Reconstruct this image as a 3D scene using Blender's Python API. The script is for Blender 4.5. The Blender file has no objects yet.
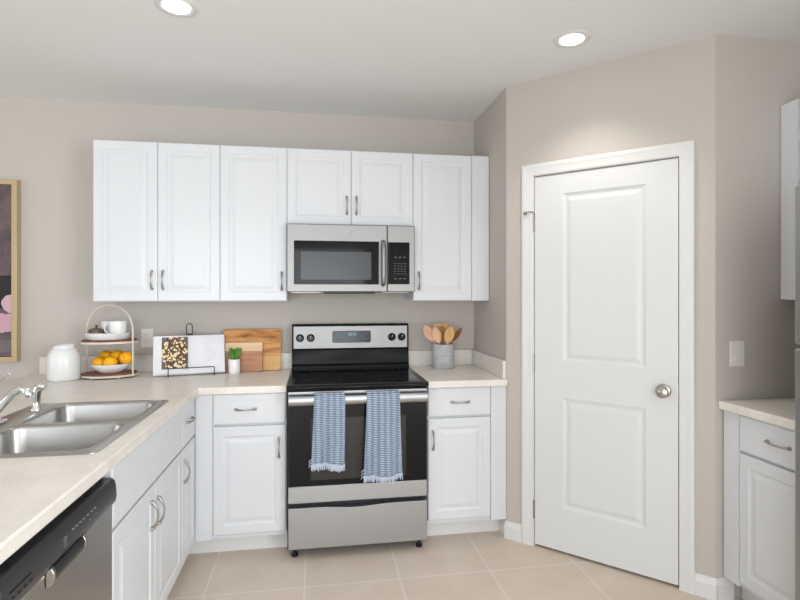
import bpy, bmesh, math, random
from mathutils import Vector, Matrix

# ------------------------------------------------------------------ camera, world, lights, exposure
SC = bpy.context.scene
COL = SC.collection
PI = math.pi
ZC = 2.595                        # ceiling height
cam_d = bpy.data.cameras.new('camera')
cam_d.sensor_width = 36.0
cam_d.lens = 517.6 / 800 * 36.0
cam_d.shift_y = -6.5 / 800
cam_d.clip_start = 0.05
cam = bpy.data.objects.new('camera', cam_d)
COL.objects.link(cam)
cam.location = (1.2412, -3.4659, 1.4044)
cam.rotation_euler = (PI / 2, 0, -0.1596)
SC.camera = cam

SC.view_settings.view_transform = 'Standard'
SC.view_settings.look = 'None'
SC.view_settings.gamma = 1.0
SC.view_settings.use_curve_mapping = False
SC.view_settings.exposure = 0.0

world = bpy.data.worlds.new('daylight')
SC.world = world
world.use_nodes = True
wn = world.node_tree.nodes['Background']
wn.inputs['Color'].default_value = (0.80, 0.90, 1.0, 1)
wn.inputs['Strength'].default_value = 1.3


def area_light(name, loc, rot, sx, sy, power, color):
    d = bpy.data.lights.new(name, 'AREA')
    d.shape = 'RECTANGLE'
    d.size = sx
    d.size_y = sy
    d.energy = power
    d.color = color
    d.spread = math.radians(150)
    o = bpy.data.objects.new(name, d)
    COL.objects.link(o)
    o.location = loc
    o.rotation_euler = rot
    return o


# daylight through the glazed openings behind and to the left of the camera
area_light('daylight_rear', (0.2, -6.98, 1.15), (PI / 2 - 0.02, 0, 0), 3.8, 2.1, 80, (0.90, 0.95, 1.0))
area_light('daylight_left', (-4.48, -3.4, 1.35), (PI / 2 - 0.22, 0, -PI / 2), 3.6, 1.7, 24, (0.93, 0.965, 1.0))
area_light('fill_right', (3.67, -5.2, 1.35), (PI / 2 - 0.1, 0, PI / 2), 2.2, 1.7, 150, (0.90, 0.95, 1.0))  # added fill from the right, brightens the left cabinet run
LAMP_POWER = 14.0
LAMP_COLOR = (1.0, 0.945, 0.89)


# ------------------------------------------------------------------ materials
def mat(name, color, rough=0.5, metal=0.0, spec=0.5, coat=0.0, emit=None, estr=0.0, trans=0.0, ior=1.45):
    m = bpy.data.materials.new(name)
    m.use_nodes = True
    b = m.node_tree.nodes['Principled BSDF']
    b.inputs['Base Color'].default_value = (*color, 1)
    b.inputs['Roughness'].default_value = rough
    b.inputs['Metallic'].default_value = metal
    b.inputs['Specular IOR Level'].default_value = spec
    b.inputs['Coat Weight'].default_value = coat
    b.inputs['IOR'].default_value = ior
    b.inputs['Transmission Weight'].default_value = trans
    if emit:
        b.inputs['Emission Color'].default_value = (*emit, 1)
        b.inputs['Emission Strength'].default_value = estr
    return m


def srgb(r, g, b):
    f = lambda c: (c / 255 / 12.92) if c / 255 <= 0.04045 else ((c / 255 + 0.055) / 1.055) ** 2.4
    return (f(r), f(g), f(b))


class NT:
    """small node helper on one material"""
    def __init__(self, m):
        self.t = m.node_tree
        self.b = self.t.nodes['Principled BSDF']

    def n(self, typ, **kw):
        nd = self.t.nodes.new(typ)
        for k, v in kw.items():
            if k in nd.inputs:
                nd.inputs[k].default_value = v
            else:
                setattr(nd, k, v)
        return nd

    def l(self, a, b):
        self.t.links.new(a, b)

    def coord(self, scale=(1, 1, 1), loc=(0, 0, 0), rot=(0, 0, 0), out='Object'):
        tc = self.n('ShaderNodeTexCoord')
        mp = self.n('ShaderNodeMapping')
        mp.inputs['Scale'].default_value = scale
        mp.inputs['Location'].default_value = loc
        mp.inputs['Rotation'].default_value = rot
        self.l(tc.outputs[out], mp.inputs['Vector'])
        return mp.outputs['Vector']

    def ramp(self, fac, stops):
        r = self.n('ShaderNodeValToRGB')
        e = r.color_ramp.elements
        while len(e) < len(stops):
            e.new(0.5)
        for i, (p, c) in enumerate(stops):
            e[i].position = p
            e[i].color = (*c, 1)
        self.l(fac, r.inputs['Fac'])
        return r.outputs['Color']

    def bump(self, h, strength, dist=0.002):
        bp = self.n('ShaderNodeBump')
        bp.inputs['Strength'].default_value = strength
        bp.inputs['Distance'].default_value = dist
        self.l(h, bp.inputs['Height'])
        self.l(bp.outputs['Normal'], self.b.inputs['Normal'])


def painted(name, c, rough, bump=0.05, scale=220):
    m = mat(name, c, rough)
    t = NT(m)
    nz = t.n('ShaderNodeTexNoise', Scale=scale, Detail=2.0)
    t.l(t.coord(), nz.inputs['Vector'])
    t.bump(nz.outputs['Fac'], bump, 0.001)
    return m


M = {}
M['wall'] = painted('wall_paint', srgb(195, 188, 180), 0.75, 0.12, 160)
M['ceiling'] = painted('ceiling_paint', srgb(236, 237, 236), 0.9, 0.25, 90)
M['trim'] = painted('trim_paint', srgb(224, 224, 222), 0.35, 0.02)
M['door'] = painted('door_paint', srgb(222, 223, 223), 0.38, 0.03)
M['cab'] = painted('cabinet_white', srgb(219, 221, 224), 0.32, 0.015)
M['kick'] = painted('toe_kick_white', srgb(225, 224, 222), 0.5, 0.02)
M['nickel'] = mat('brushed_nickel', (0.40, 0.375, 0.35), 0.28, 1.0)
M['chrome'] = mat('chrome', (0.78, 0.79, 0.80), 0.08, 1.0)
M['black'] = mat('black_plastic', (0.012, 0.012, 0.013), 0.35)
M['blackgloss'] = mat('black_gloss', (0.008, 0.008, 0.009), 0.14, spec=0.35)
M['blackglass'] = mat('black_glass', (0.006, 0.006, 0.007), 0.06, spec=0.25)
M['window_glass'] = mat('oven_window_glass', (0.03, 0.028, 0.025), 0.16, spec=0.45)
M['mwwindow'] = mat('microwave_window', (0.045, 0.049, 0.053), 0.22, spec=0.5)
M['wire'] = mat('black_wire', (0.01, 0.01, 0.01), 0.4)
M['ceramic'] = mat('white_ceramic', srgb(236, 236, 235), 0.22, coat=0.3)
M['cream'] = mat('cream_metal', srgb(222, 212, 196), 0.4)
M['plate'] = mat('white_plastic', srgb(232, 228, 222), 0.35)
M['slot'] = mat('slot_dark', srgb(95, 90, 86), 0.5)
M['page'] = mat('page_white', srgb(232, 232, 236), 0.6)
M['pagetext'] = mat('page_grey', srgb(212, 213, 219), 0.6)
M['soil'] = mat('soil', (0.03, 0.02, 0.012), 0.9)
M['mark'] = mat('panel_marks', srgb(150, 152, 155), 0.5)
M['markdim'] = mat('panel_marks_dim', srgb(98, 102, 110), 0.5)
M['digits'] = mat('display_digits', (0.1, 0.2, 0.25), 0.3, emit=(0.45, 0.75, 0.9), estr=0.45)
M['display'] = mat('display_glass', srgb(44, 48, 58), 0.15)
M['lens'] = mat('lamp_lens', (1, 1, 1), 0.4, emit=(1.0, 0.93, 0.84), estr=6.0)
M['bronze'] = mat('brown_glaze', srgb(104, 92, 76), 0.3, 0.4)
M['gap'] = mat('dark_gap', (0.01, 0.01, 0.01), 0.8)
M['strap'] = mat('gold_frame', srgb(196, 175, 138), 0.35, 0.35)
M['grey_dark'] = mat('dark_grey_metal', (0.06, 0.06, 0.065), 0.35, 0.3)
M['emblem'] = mat('emblem_grey', (0.42, 0.41, 0.40), 0.5, 0.3)
M['riser'] = mat('black_enamel', (0.008, 0.008, 0.009), 0.3, spec=0.18)
M['panel_black'] = mat('panel_black', (0.03, 0.03, 0.032), 0.28)
M['fringe'] = mat('fringe_cotton', srgb(190, 200, 216), 0.95)


def steel(name, c, rough, axis, bump=0.06, low=6):
    m = mat(name, c, rough, 1.0)
    t = NT(m)
    sc = [low, low, low]
    for k in range(3):
        if k != axis:
            sc[k] = 420
    nz = t.n('ShaderNodeTexNoise', Scale=1.0, Detail=2.0)
    t.l(t.coord(tuple(sc)), nz.inputs['Vector'])
    mr = t.n('ShaderNodeMapRange')
    mr.inputs['To Min'].default_value = rough - 0.05
    mr.inputs['To Max'].default_value = rough + 0.07
    t.l(nz.outputs['Fac'], mr.inputs['Value'])
    t.l(mr.outputs['Result'], t.b.inputs['Roughness'])
    t.bump(nz.outputs['Fac'], bump, 0.0006)
    return m


M['steel'] = steel('stainless_steel', (0.42, 0.43, 0.44), 0.36, 0)
M['steel_satin'] = steel('satin_stainless', (0.31, 0.305, 0.298), 0.44, 0)
M['steel_y'] = steel('stainless_steel_side', (0.42, 0.41, 0.40), 0.33, 1)
M['steel_sink'] = steel('stainless_sink', (0.47, 0.465, 0.455), 0.30, 1, 0.012, 2)


def counter_mat():
    m = mat('laminate_counter', srgb(222, 213, 200), 0.33)
    t = NT(m)
    n1 = t.n('ShaderNodeTexNoise', Scale=9.0, Detail=8.0, Roughness=0.65)
    t.l(t.coord(), n1.inputs['Vector'])
    c1 = t.ramp(n1.outputs['Fac'], [(0.3, srgb(223, 217, 208)), (0.55, srgb(234, 229, 221)), (0.75, srgb(239, 235, 229))])
    n2 = t.n('ShaderNodeTexNoise', Scale=140.0, Detail=3.0)
    t.l(t.coord(), n2.inputs['Vector'])
    c2 = t.ramp(n2.outputs['Fac'], [(0.35, (0.88, 0.86, 0.84)), (0.55, (1, 1, 1))])
    mx = t.n('ShaderNodeMix', data_type='RGBA', blend_type='MULTIPLY')
    mx.inputs[0].default_value = 0.5
    t.l(c1, mx.inputs[6])
    t.l(c2, mx.inputs[7])
    t.l(mx.outputs[2], t.b.inputs['Base Color'])
    return m


M['counter'] = counter_mat()


def tile_mat():
    m = mat('floor_tile', srgb(214, 200, 184), 0.42)
    t = NT(m)
    br = t.n('ShaderNodeTexBrick', offset=0.0, squash=1.0)
    br.inputs['Scale'].default_value = 1.0
    br.inputs['Mortar Size'].default_value = 0.0045
    br.inputs['Mortar Smooth'].default_value = 0.3
    br.inputs['Brick Width'].default_value = 0.462
    br.inputs['Row Height'].default_value = 0.462
    br.inputs['Bias'].default_value = 0.0
    br.inputs['Color1'].default_value = (*srgb(214, 199, 183), 1)
    br.inputs['Color2'].default_value = (*srgb(219, 205, 190), 1)
    br.inputs['Mortar'].default_value = (*srgb(228, 218, 206), 1)
    t.l(t.coord(loc=(-0.722 + 4.62, 0.95 + 9.24, 0)), br.inputs['Vector'])
    nz = t.n('ShaderNodeTexNoise', Scale=5.0, Detail=6.0, Roughness=0.6)
    t.l(t.coord(), nz.inputs['Vector'])
    c = t.ramp(nz.outputs['Fac'], [(0.3, (0.93, 0.92, 0.91)), (0.7, (1.03, 1.03, 1.03))])
    mx = t.n('ShaderNodeMix', data_type='RGBA', blend_type='MULTIPLY')
    mx.inputs[0].default_value = 1.0
    t.l(br.outputs['Color'], mx.inputs[6])
    t.l(c, mx.inputs[7])
    t.l(mx.outputs[2], t.b.inputs['Base Color'])
    t.bump(br.outputs['Fac'], -0.3, 0.002)
    return m


M['tile'] = tile_mat()


def wood_mat(name, stops, scale=(4, 40, 40), rough=0.45, nscale=1.0, dist=0.6):
    m = mat(name, stops[0][1], rough)
    t = NT(m)
    nz = t.n('ShaderNodeTexNoise', Scale=nscale, Detail=6.0, Roughness=0.6, Distortion=dist)
    t.l(t.coord(scale), nz.inputs['Vector'])
    t.l(t.ramp(nz.outputs['Fac'], stops), t.b.inputs['Base Color'])
    return m


M['acacia'] = wood_mat('acacia_wood', [(0.30, srgb(96, 56, 22)), (0.42, srgb(182, 118, 56)), (0.52, srgb(208, 146, 78)), (0.68, srgb(228, 174, 106))], (4, 30, 34))
M['acacia_pale'] = wood_mat('pale_wood', [(0.3, srgb(205, 155, 88)), (0.7, srgb(230, 186, 120))], (5, 30, 30))
M['maple'] = wood_mat('maple_wood', [(0.3, srgb(222, 184, 138)), (0.7, srgb(238, 208, 168))], (5, 30, 30))
M['cherry'] = wood_mat('cherry_wood', [(0.3, srgb(150, 100, 70)), (0.5, srgb(184, 130, 96)), (0.7, srgb(200, 148, 112))], (5, 30, 40))
M['walnut'] = wood_mat('red_brown_wood', [(0.3, srgb(96, 50, 36)), (0.7, srgb(140, 84, 62))], (6, 40, 40))
M['spoon_pink'] = wood_mat('pinkish_wood', [(0.3, srgb(218, 168, 134)), (0.7, srgb(236, 194, 164))], (30, 30, 6))
M['spoon_tan'] = wood_mat('tan_wood', [(0.3, srgb(206, 158, 98)), (0.7, srgb(226, 184, 126))], (30, 30, 6))
M['spoon_brown'] = wood_mat('brown_wood', [(0.3, srgb(140, 92, 46)), (0.7, srgb(178, 124, 70))], (30, 30, 6))
M['concrete'] = wood_mat('grey_concrete', [(0.3, srgb(172, 174, 175)), (0.7, srgb(200, 201, 201))], (25, 25, 25), 0.8)
M['leaf'] = wood_mat('green_leaf', [(0.3, srgb(44, 92, 26)), (0.7, srgb(104, 158, 58))], (40, 40, 20), 0.5)


def orange_mat():
    m = mat('orange_peel', srgb(250, 165, 20), 0.4)
    t = NT(m)
    vz = t.n('ShaderNodeTexNoise', Scale=180.0, Detail=1.0)
    t.l(t.coord(), vz.inputs['Vector'])
    t.bump(vz.outputs['Fac'], 0.25, 0.001)
    n2 = t.n('ShaderNodeTexNoise', Scale=14.0)
    t.l(t.coord(), n2.inputs['Vector'])
    t.l(t.ramp(n2.outputs['Fac'], [(0.35, srgb(250, 166, 6)), (0.65, srgb(255, 192, 24))]), t.b.inputs['Base Color'])
    return m


M['orange'] = orange_mat()


def towel_mat():
    m = mat('blue_woven_cotton', srgb(96, 122, 158), 0.95)
    t = NT(m)
    v = t.coord()
    sx = t.n('ShaderNodeSeparateXYZ')
    t.l(v, sx.inputs['Vector'])
    # horizontal woven bars: pale dashes on blue rows
    w1 = t.n('ShaderNodeTexWave', wave_type='BANDS', bands_direction='Z')
    w1.inputs['Scale'].default_value = 34.0
    w1.inputs['Distortion'].default_value = 1.3
    w1.inputs['Detail'].default_value = 2.0
    w1.inputs['Detail Scale'].default_value = 3.0
    t.l(v, w1.inputs['Vector'])
    w2 = t.n('ShaderNodeTexWave', wave_type='BANDS', bands_direction='X')
    w2.inputs['Scale'].default_value = 9.5
    w2.inputs['Distortion'].default_value = 1.0
    t.l(v, w2.inputs['Vector'])
    ml = t.n('ShaderNodeMath', operation='MULTIPLY')
    ad = t.n('ShaderNodeMath', operation='MULTIPLY_ADD')
    ad.inputs[1].default_value = 0.45
    ad.inputs[2].default_value = 0.55
    t.l(w2.outputs['Fac'], ad.inputs[0])
    t.l(w1.outputs['Fac'], ml.inputs[0])
    t.l(ad.outputs[0], ml.inputs[1])
    c = t.ramp(ml.outputs[0], [(0.12, srgb(94, 112, 136)), (0.45, srgb(136, 152, 174)), (0.8, srgb(196, 204, 214))])
    t.l(c, t.b.inputs['Base Color'])
    t.bump(ml.outputs[0], 0.5, 0.004)
    return m


M['towel'] = towel_mat()


def photo_mat():
    m = mat('printed_food_photo', (0.3, 0.25, 0.18), 0.45)
    t = NT(m)
    vo = t.n('ShaderNodeTexVoronoi', Scale=80.0)
    nz = t.n('ShaderNodeTexNoise', Scale=30.0, Detail=3.0)
    v = t.coord((1, 1, 0.75), rot=(0, 0.5, 0))
    t.l(v, vo.inputs['Vector'])
    t.l(v, nz.inputs['Vector'])
    sub = t.n('ShaderNodeMath', operation='SUBTRACT')
    t.l(nz.outputs['Fac'], sub.inputs[0])
    t.l(vo.outputs['Distance'], sub.inputs[1])
    food = t.ramp(sub.outputs[0], [(-0.1, srgb(84, 66, 44)), (0.0, srgb(170, 134, 90)), (0.10, srgb(226, 202, 158)), (0.3, srgb(240, 226, 196))])
    # grey cloth round the plate
    tc = t.n('ShaderNodeTexCoord')
    sx = t.n('ShaderNodeVectorMath', operation='LENGTH')
    mp = t.n('ShaderNodeMapping')
    mp.inputs['Location'].default_value = (0.55, 0, -0.45)
    mp.inputs['Scale'].default_value = (11.0, 0, 7.0)
    mp.inputs['Location'].default_value = (0.0, 0, 0.0)
    t.l(tc.outputs['Object'], mp.inputs['Vector'])
    t.l(mp.outputs['Vector'], sx.inputs[0])
    ad = t.n('ShaderNodeMath', operation='MULTIPLY_ADD')
    ad.inputs[1].default_value = 0.6
    t.l(nz.outputs['Fac'], ad.inputs[0])
    t.l(sx.outputs['Value'], ad.inputs[2])
    mk = t.n('ShaderNodeMath', operation='GREATER_THAN')
    mk.inputs[1].default_value = 1.12
    t.l(ad.outputs[0], mk.inputs[0])
    mx = t.n('ShaderNodeMix', data_type='RGBA')
    t.l(mk.outputs[0], mx.inputs[0])
    t.l(food, mx.inputs[6])
    mx.inputs[7].default_value = (*srgb(98, 97, 100), 1)
    t.l(mx.outputs[2], t.b.inputs['Base Color'])
    return m


M['photo'] = photo_mat()


def painting_mat():
    m = mat('painted_canvas', srgb(100, 88, 88), 0.7)
    t = NT(m)
    v = t.coord()
    n1 = t.n('ShaderNodeTexNoise', Scale=7.0, Detail=6.0, Roughness=0.65)
    t.l(v, n1.inputs['Vector'])
    base = t.ramp(n1.outputs['Fac'], [(0.25, srgb(62, 54, 56)), (0.5, srgb(98, 84, 84)), (0.75, srgb(126, 108, 104))])

    def blob(prev, cx, cz, rx, rz, col, amp=0.9):
        mp = t.n('ShaderNodeMapping')
        mp.inputs['Location'].default_value = (-cx / rx, 0, -cz / rz)
        mp.inputs['Scale'].default_value = (1 / rx, 0, 1 / rz)
        t.l(v, mp.inputs['Vector'])
        ln = t.n('ShaderNodeVectorMath', operation='LENGTH')
        t.l(mp.outputs['Vector'], ln.inputs[0])
        ad = t.n('ShaderNodeMath', operation='MULTIPLY_ADD')
        ad.inputs[1].default_value = amp
        t.l(n1.outputs['Fac'], ad.inputs[0])
        t.l(ln.outputs['Value'], ad.inputs[2])
        lt = t.n('ShaderNodeMath', operation='LESS_THAN')
        lt.inputs[1].default_value = 1.0 + amp * 0.5
        t.l(ad.outputs[0], lt.inputs[0])
        mx = t.n('ShaderNodeMix', data_type='RGBA')
        t.l(lt.outputs[0], mx.inputs[0])
        t.l(prev, mx.inputs[6])
        mx.inputs[7].default_value = (*col, 1)
        return mx.outputs[2]
    # local origin: canvas centre
    # loose brushed patches: charcoal, rose petals, pale strokes, grey ground
    c = blob(base, 0.26, -0.13, 0.20, 0.10, srgb(38, 37, 40), 1.2)
    c = blob(c, -0.18, 0.28, 0.16, 0.10, srgb(52, 46, 50), 1.6)
    c = blob(c, 0.33, -0.20, 0.055, 0.055, srgb(206, 168, 176), 1.0)
    c = blob(c, 0.27, -0.31, 0.11, 0.055, srgb(200, 158, 168), 1.5)
    c = blob(c, 0.02, -0.20, 0.09, 0.07, srgb(206, 168, 176), 1.8)
    c = blob(c, -0.16, -0.08, 0.07, 0.12, srgb(188, 146, 156), 1.8)
    c = blob(c, 0.08, 0.05, 0.10, 0.05, srgb(216, 190, 190), 1.8)
    c = blob(c, -0.05, -0.45, 0.45, 0.06, srgb(112, 104, 104), 1.2)
    t.l(c, t.b.inputs['Base Color'])
    return m


M['painting'] = painting_mat()


# ------------------------------------------------------------------ mesh helpers
class MB:
    """collects shapes into one mesh"""
    def __init__(self):
        self.v = []
        self.f = []

    def add(self, vs, fs):
        o = len(self.v)
        self.v += [tuple(p) for p in vs]
        self.f += [tuple(i + o for i in q) for q in fs]
        return self

    def box(self, x0, x1, y0, y1, z0, z1):
        return self.add([(x0, y0, z0), (x1, y0, z0), (x1, y1, z0), (x0, y1, z0), (x0, y0, z1), (x1, y0, z1), (x1, y1, z1), (x0, y1, z1)],
                        [(0, 3, 2, 1), (4, 5, 6, 7), (0, 1, 5, 4), (1, 2, 6, 5), (2, 3, 7, 6), (3, 0, 4, 7)])

    def prism(self, poly, z0, z1):
        n = len(poly)
        vs = [(x, y, z0) for x, y in poly] + [(x, y, z1) for x, y in poly]
        fs = [tuple(range(n - 1, -1, -1)), tuple(range(n, 2 * n))] + [(i, (i + 1) % n, n + (i + 1) % n, n + i) for i in range(n)]
        return self.add(vs, fs)

    def prism_y(self, poly, y0, y1):
        """outline in x, z pushed along y"""
        n = len(poly)
        vs = [(x, y0, z) for x, z in poly] + [(x, y1, z) for x, z in poly]
        fs = [tuple(range(n)), tuple(range(2 * n - 1, n - 1, -1))] + [(i, n + i, n + (i + 1) % n, (i + 1) % n) for i in range(n)]
        return self.add(vs, fs)

    def prism_x(self, poly, x0, x1):
        """outline in y, z pushed along x"""
        n = len(poly)
        vs = [(x0, y, z) for y, z in poly] + [(x1, y, z) for y, z in poly]
        fs = [tuple(range(n)), tuple(range(2 * n - 1, n - 1, -1))] + [(i, n + i, n + (i + 1) % n, (i + 1) % n) for i in range(n)]
        return self.add(vs, fs)

    def lathe(self, prof, c=(0, 0, 0), n=32, axis='z', sx=1.0, sy=1.0, ripple=None):
        """profile (r, h) turned about an axis; ends closed"""
        vs, fs = [], []
        for r, h in prof:
            for i in range(n):
                a = 2 * PI * i / n
                rr = r * (1 + (ripple[0] * math.cos(ripple[1] * a) if ripple else 0))
                p = (rr * math.cos(a) * sx, rr * math.sin(a) * sy, h)
                if axis == 'y':
                    p = (p[0], h, p[1])
                elif axis == 'x':
                    p = (h, p[0], p[1])
                vs.append((p[0] + c[0], p[1] + c[1], p[2] + c[2]))
        for k in range(len(prof) - 1):
            for i in range(n):
                j = (i + 1) % n
                fs.append((k * n + i, k * n + j, (k + 1) * n + j, (k + 1) * n + i))
        fs.append(tuple(range(n - 1, -1, -1)))
        fs.append(tuple((len(prof) - 1) * n + i for i in range(n)))
        return self.add(vs, fs)

    def tube(self, pts, r, n=10, flat=1.0, closed=False):
        """round bar along points; r a number or a list"""
        P = [Vector(p) for p in pts]
        m = len(P)
        rs = r if isinstance(r, (list, tuple)) else [r] * m
        vs, fs = [], []
        up = None
        for i in range(m):
            if closed:
                d = P[(i + 1) % m] - P[(i - 1) % m]
            else:
                d = (P[min(i + 1, m - 1)] - P[max(i - 1, 0)])
            d.normalize()
            if up is None:
                up = Vector((0, 0, 1)) if abs(d.z) < 0.9 else Vector((0, 1, 0))
            a = d.cross(up)
            a.normalize()
            b = a.cross(d)
            b.normalize()
            up = b
            for k in range(n):
                t = 2 * PI * k / n
                vs.append(P[i] + a * (rs[i] * math.cos(t)) + b * (rs[i] * flat * math.sin(t)))
        last = m if closed else m - 1
        for i in range(last):
            i2 = (i + 1) % m
            for k in range(n):
                j = (k + 1) % n
                fs.append((i * n + k, i * n + j, i2 * n + j, i2 * n + k))
        if not closed:
            fs.append(tuple(range(n - 1, -1, -1)))
            fs.append(tuple((m - 1) * n + k for k in range(n)))
        return self.add(vs, fs)

    def rings(self, x0, x1, z0, z1, prof, y=0.0, back=None):
        """front facing -y: nested rectangles (inset, depth); last one filled"""
        vs, fs = [], []
        for ins, dp in prof:
            vs += [(x0 + ins, y + dp, z0 + ins), (x1 - ins, y + dp, z0 + ins), (x1 - ins, y + dp, z1 - ins), (x0 + ins, y + dp, z1 - ins)]
        for k in range(len(prof) - 1):
            for i in range(4):
                j = (i + 1) % 4
                fs.append((4 * k + i, 4 * k + j, 4 * k + 4 + j, 4 * k + 4 + i))
        q = 4 * (len(prof) - 1)
        fs.append((q, q + 1, q + 2, q + 3))
        if back is not None:
            b = len(vs)
            vs += [(x0, y + back, z0), (x1, y + back, z0), (x1, y + back, z1), (x0, y + back, z1)]
            for i in range(4):
                j = (i + 1) % 4
                fs.append((b + i, b + j, j, i))
            fs.append((b + 3, b + 2, b + 1, b))
        return self.add(vs, fs)

    def build(self, name, m, parent=None, smooth=False, bevel=0.0, seg=2, angle=40, loc=None):
        me = bpy.data.meshes.new(name)
        me.from_pydata(self.v, [], self.f)
        bm = bmesh.new()
        bm.from_mesh(me)
        bmesh.ops.recalc_face_normals(bm, faces=bm.faces)
        bm.to_mesh(me)
        bm.free()
        me.materials.append(m)
        o = bpy.data.objects.new(name, me)
        COL.objects.link(o)
        if parent:
            o.parent = parent
        if loc:
            o.location = loc
        if bevel:
            md = o.modifiers.new('bevel', 'BEVEL')
            md.width = bevel
            md.segments = seg
            md.limit_method = 'ANGLE'
            md.angle_limit = math.radians(35)
            md.harden_normals = False
        if smooth or bevel:
            me.shade_smooth()
            try:
                me.set_sharp_from_angle(angle=math.radians(angle))
            except Exception:
                pass
        return o


def tag(o, label, cat, group=None):
    o['label'] = label
    o['category'] = cat
    if group:
        o['group'] = group
    return o


def thing(name, label, cat, loc=(0, 0, 0), rz=0.0, group=None):
    o = bpy.data.objects.new(name, None)
    COL.objects.link(o)
    o.location = loc
    o.rotation_euler = (0, 0, rz)
    o.empty_display_size = 0.05
    return tag(o, label, cat, group)


def struct(name, mb, m, **kw):
    o = mb.build(name, m, **kw)
    o['kind'] = 'structure'
    return o


def copy_thing(root, loc, rz=None):
    r = root.copy()
    COL.objects.link(r)
    r.location = loc
    if rz is not None:
        r.rotation_euler = (0, 0, rz)
    for ch in list(root.children):
        c = ch.copy()
        COL.objects.link(c)
        c.parent = r
        for g in list(ch.children):
            d = g.copy()
            COL.objects.link(d)
            d.parent = c
    return r


# ------------------------------------------------------------------ the room
XL, XR, YR = -4.5, 3.69, -7.0
XS, YS = 2.319, -0.621            # side wall beside the right base cabinet
XD, YD = 3.048, -1.35             # far end of the angled pantry wall
struct('floor', MB().box(XL - .1, XR + .1, YR - .1, 0.1, -0.1, 0.0), M['tile'])
struct('ceiling', MB().box(XL - .1, XR + .1, YR - .1, 0.1, ZC, ZC + 0.1), M['ceiling'])
struct('wall_back', MB().box(XL - .1, XR + .1, 0.0, 0.1, 0, ZC), M['wall'])
struct('wall_side', MB().prism([(XS, 0), (XS, YS), (XS + .1, -0.5796), (XS + .1, 0)], 0, ZC), M['wall'])
struct('wall_return', MB().prism([(XD, YD), (XR, YD), (XR, YD + .1), (3.0894, YD + .1)], 0, ZC), M['wall'])
struct('wall_right', MB().box(XR, XR + .1, YR - .1, -6.35, 0, ZC).box(XR, XR + .1, -4.05, 0, 0, ZC).box(XR, XR + .1, -6.35, -4.05, 0, 0.45).box(XR, XR + .1, -6.35, -4.05, 2.25, ZC), M['wall'])
# left wall and rear wall with their glazed openings
struct('wall_left', MB().box(XL - .1, XL, YR, -5.3, 0, ZC).box(XL - .1, XL, -1.5, 0, 0, ZC).box(XL - .1, XL, -5.3, -1.5, 0, 0.45).box(XL - .1, XL, -5.3, -1.5, 2.25, ZC), M['wall'])
struct('wall_rear', MB().box(XL, -1.7, YR - .1, YR, 0, ZC).box(2.1, XR, YR - .1, YR, 0, ZC).box(-1.7, 2.1, YR - .1, YR, 2.3, ZC), M['wall'])
w = MB()
for y in (-5.3, -4.05, -2.79, -1.54):
    w.box(XL - .09, XL - .04, y, y + .04, 0.45, 2.25)
w.box(XL - .09, XL - .04, -5.3, -1.5, 0.45, 0.49).box(XL - .09, XL - .04, -5.3, -1.5, 2.21, 2.25)
struct('window_1', w, M['trim'])
w = MB()
for y in (-6.35, -5.22, -4.09):
    w.box(XR + .04, XR + .09, y, y + .04, 0.45, 2.25)
w.box(XR + .04, XR + .09, -6.35, -4.05, 0.45, 0.49).box(XR + .04, XR + .09, -6.35, -4.05, 2.21, 2.25)
struct('added_window', w, M['trim'])  # unseen right-hand window, added to go with the fill light
w = MB()
for x in (-1.7, 0.17, 2.04):
    w.box(x, x + .06, YR - .09, YR - .04, 0, 2.3)
w.box(-1.7, 2.1, YR - .09, YR - .04, 0, 0.07).box(-1.7, 2.1, YR - .09, YR - .04, 2.23, 2.3)
struct('window_2', w, M['trim'])

# angled pantry wall: local x runs along it from the side corner, local -y faces the kitchen
A45 = -PI / 4
LA = 1.031
mbw = MB()
mbw.prism([(0, 0), (0.158, 0), (0.158, .1), (0.0414, .1)], 0, ZC)
mbw.prism([(0.893, 0), (LA, 0), (LA - .0414, .1), (0.893, .1)], 0, ZC)
mbw.box(0.158, 0.893, 0, .1, 2.064, ZC)
wa = struct('wall_angled', mbw, M['wall'])
wa.location = (XS, YS, 0)
wa.rotation_euler = (0, 0, A45)


# door slab with two moulded panels
D0, D1, DZ0, DZ1 = 0.171, 0.880, 0.014, 2.050
door = MB()
px0, px1 = 0.325, 0.738
zs = [(0.245, 0.840), (1.038, 1.945)]
prof = [(0, 0), (0.006, 0.004), (0.016, 0.0085), (0.024, 0.0085), (0.040, 0.003), (0.046, 0.002)]
for x0, x1, z0, z1 in ((D0, px0, DZ0, DZ1), (px1, D1, DZ0, DZ1), (px0, px1, DZ0, zs[0][0]), (px0, px1, zs[0][1], zs[1][0]), (px0, px1, zs[1][1], DZ1)):
    door.add([(x0, 0, z0), (x1, 0, z0), (x1, 0, z1), (x0, 0, z1)], [(0, 1, 2, 3)])
for z0, z1 in zs:
    door.rings(px0, px1, z0, z1, prof)
door.add([(D0, 0, DZ0), (D1, 0, DZ0), (D1, 0, DZ1), (D0, 0, DZ1), (D0, .035, DZ0), (D1, .035, DZ0), (D1, .035, DZ1), (D0, .035, DZ1)],
         [(4, 7, 6, 5), (0, 4, 5, 1), (1, 5, 6, 2), (2, 6, 7, 3), (3, 7, 4, 0)])
d1 = struct('door_1', door, M['door'])
d1.location = (XS, YS, 0)
d1.rotation_euler = (0, 0, A45)
k = MB()
k.lathe([(0.0, 0.0), (0.033, 0.0), (0.033, -0.006), (0.028, -0.010), (0.013, -0.012), (0.012, -0.030), (0.020, -0.034), (0.028, -0.045), (0.0285, -0.054), (0.024, -0.063), (0.012, -0.068), (0.0, -0.0685)],
        (0.818, 0.0, 0.935), 32, 'y')
k.build('door_knob', M['nickel'], d1, smooth=True)
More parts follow.
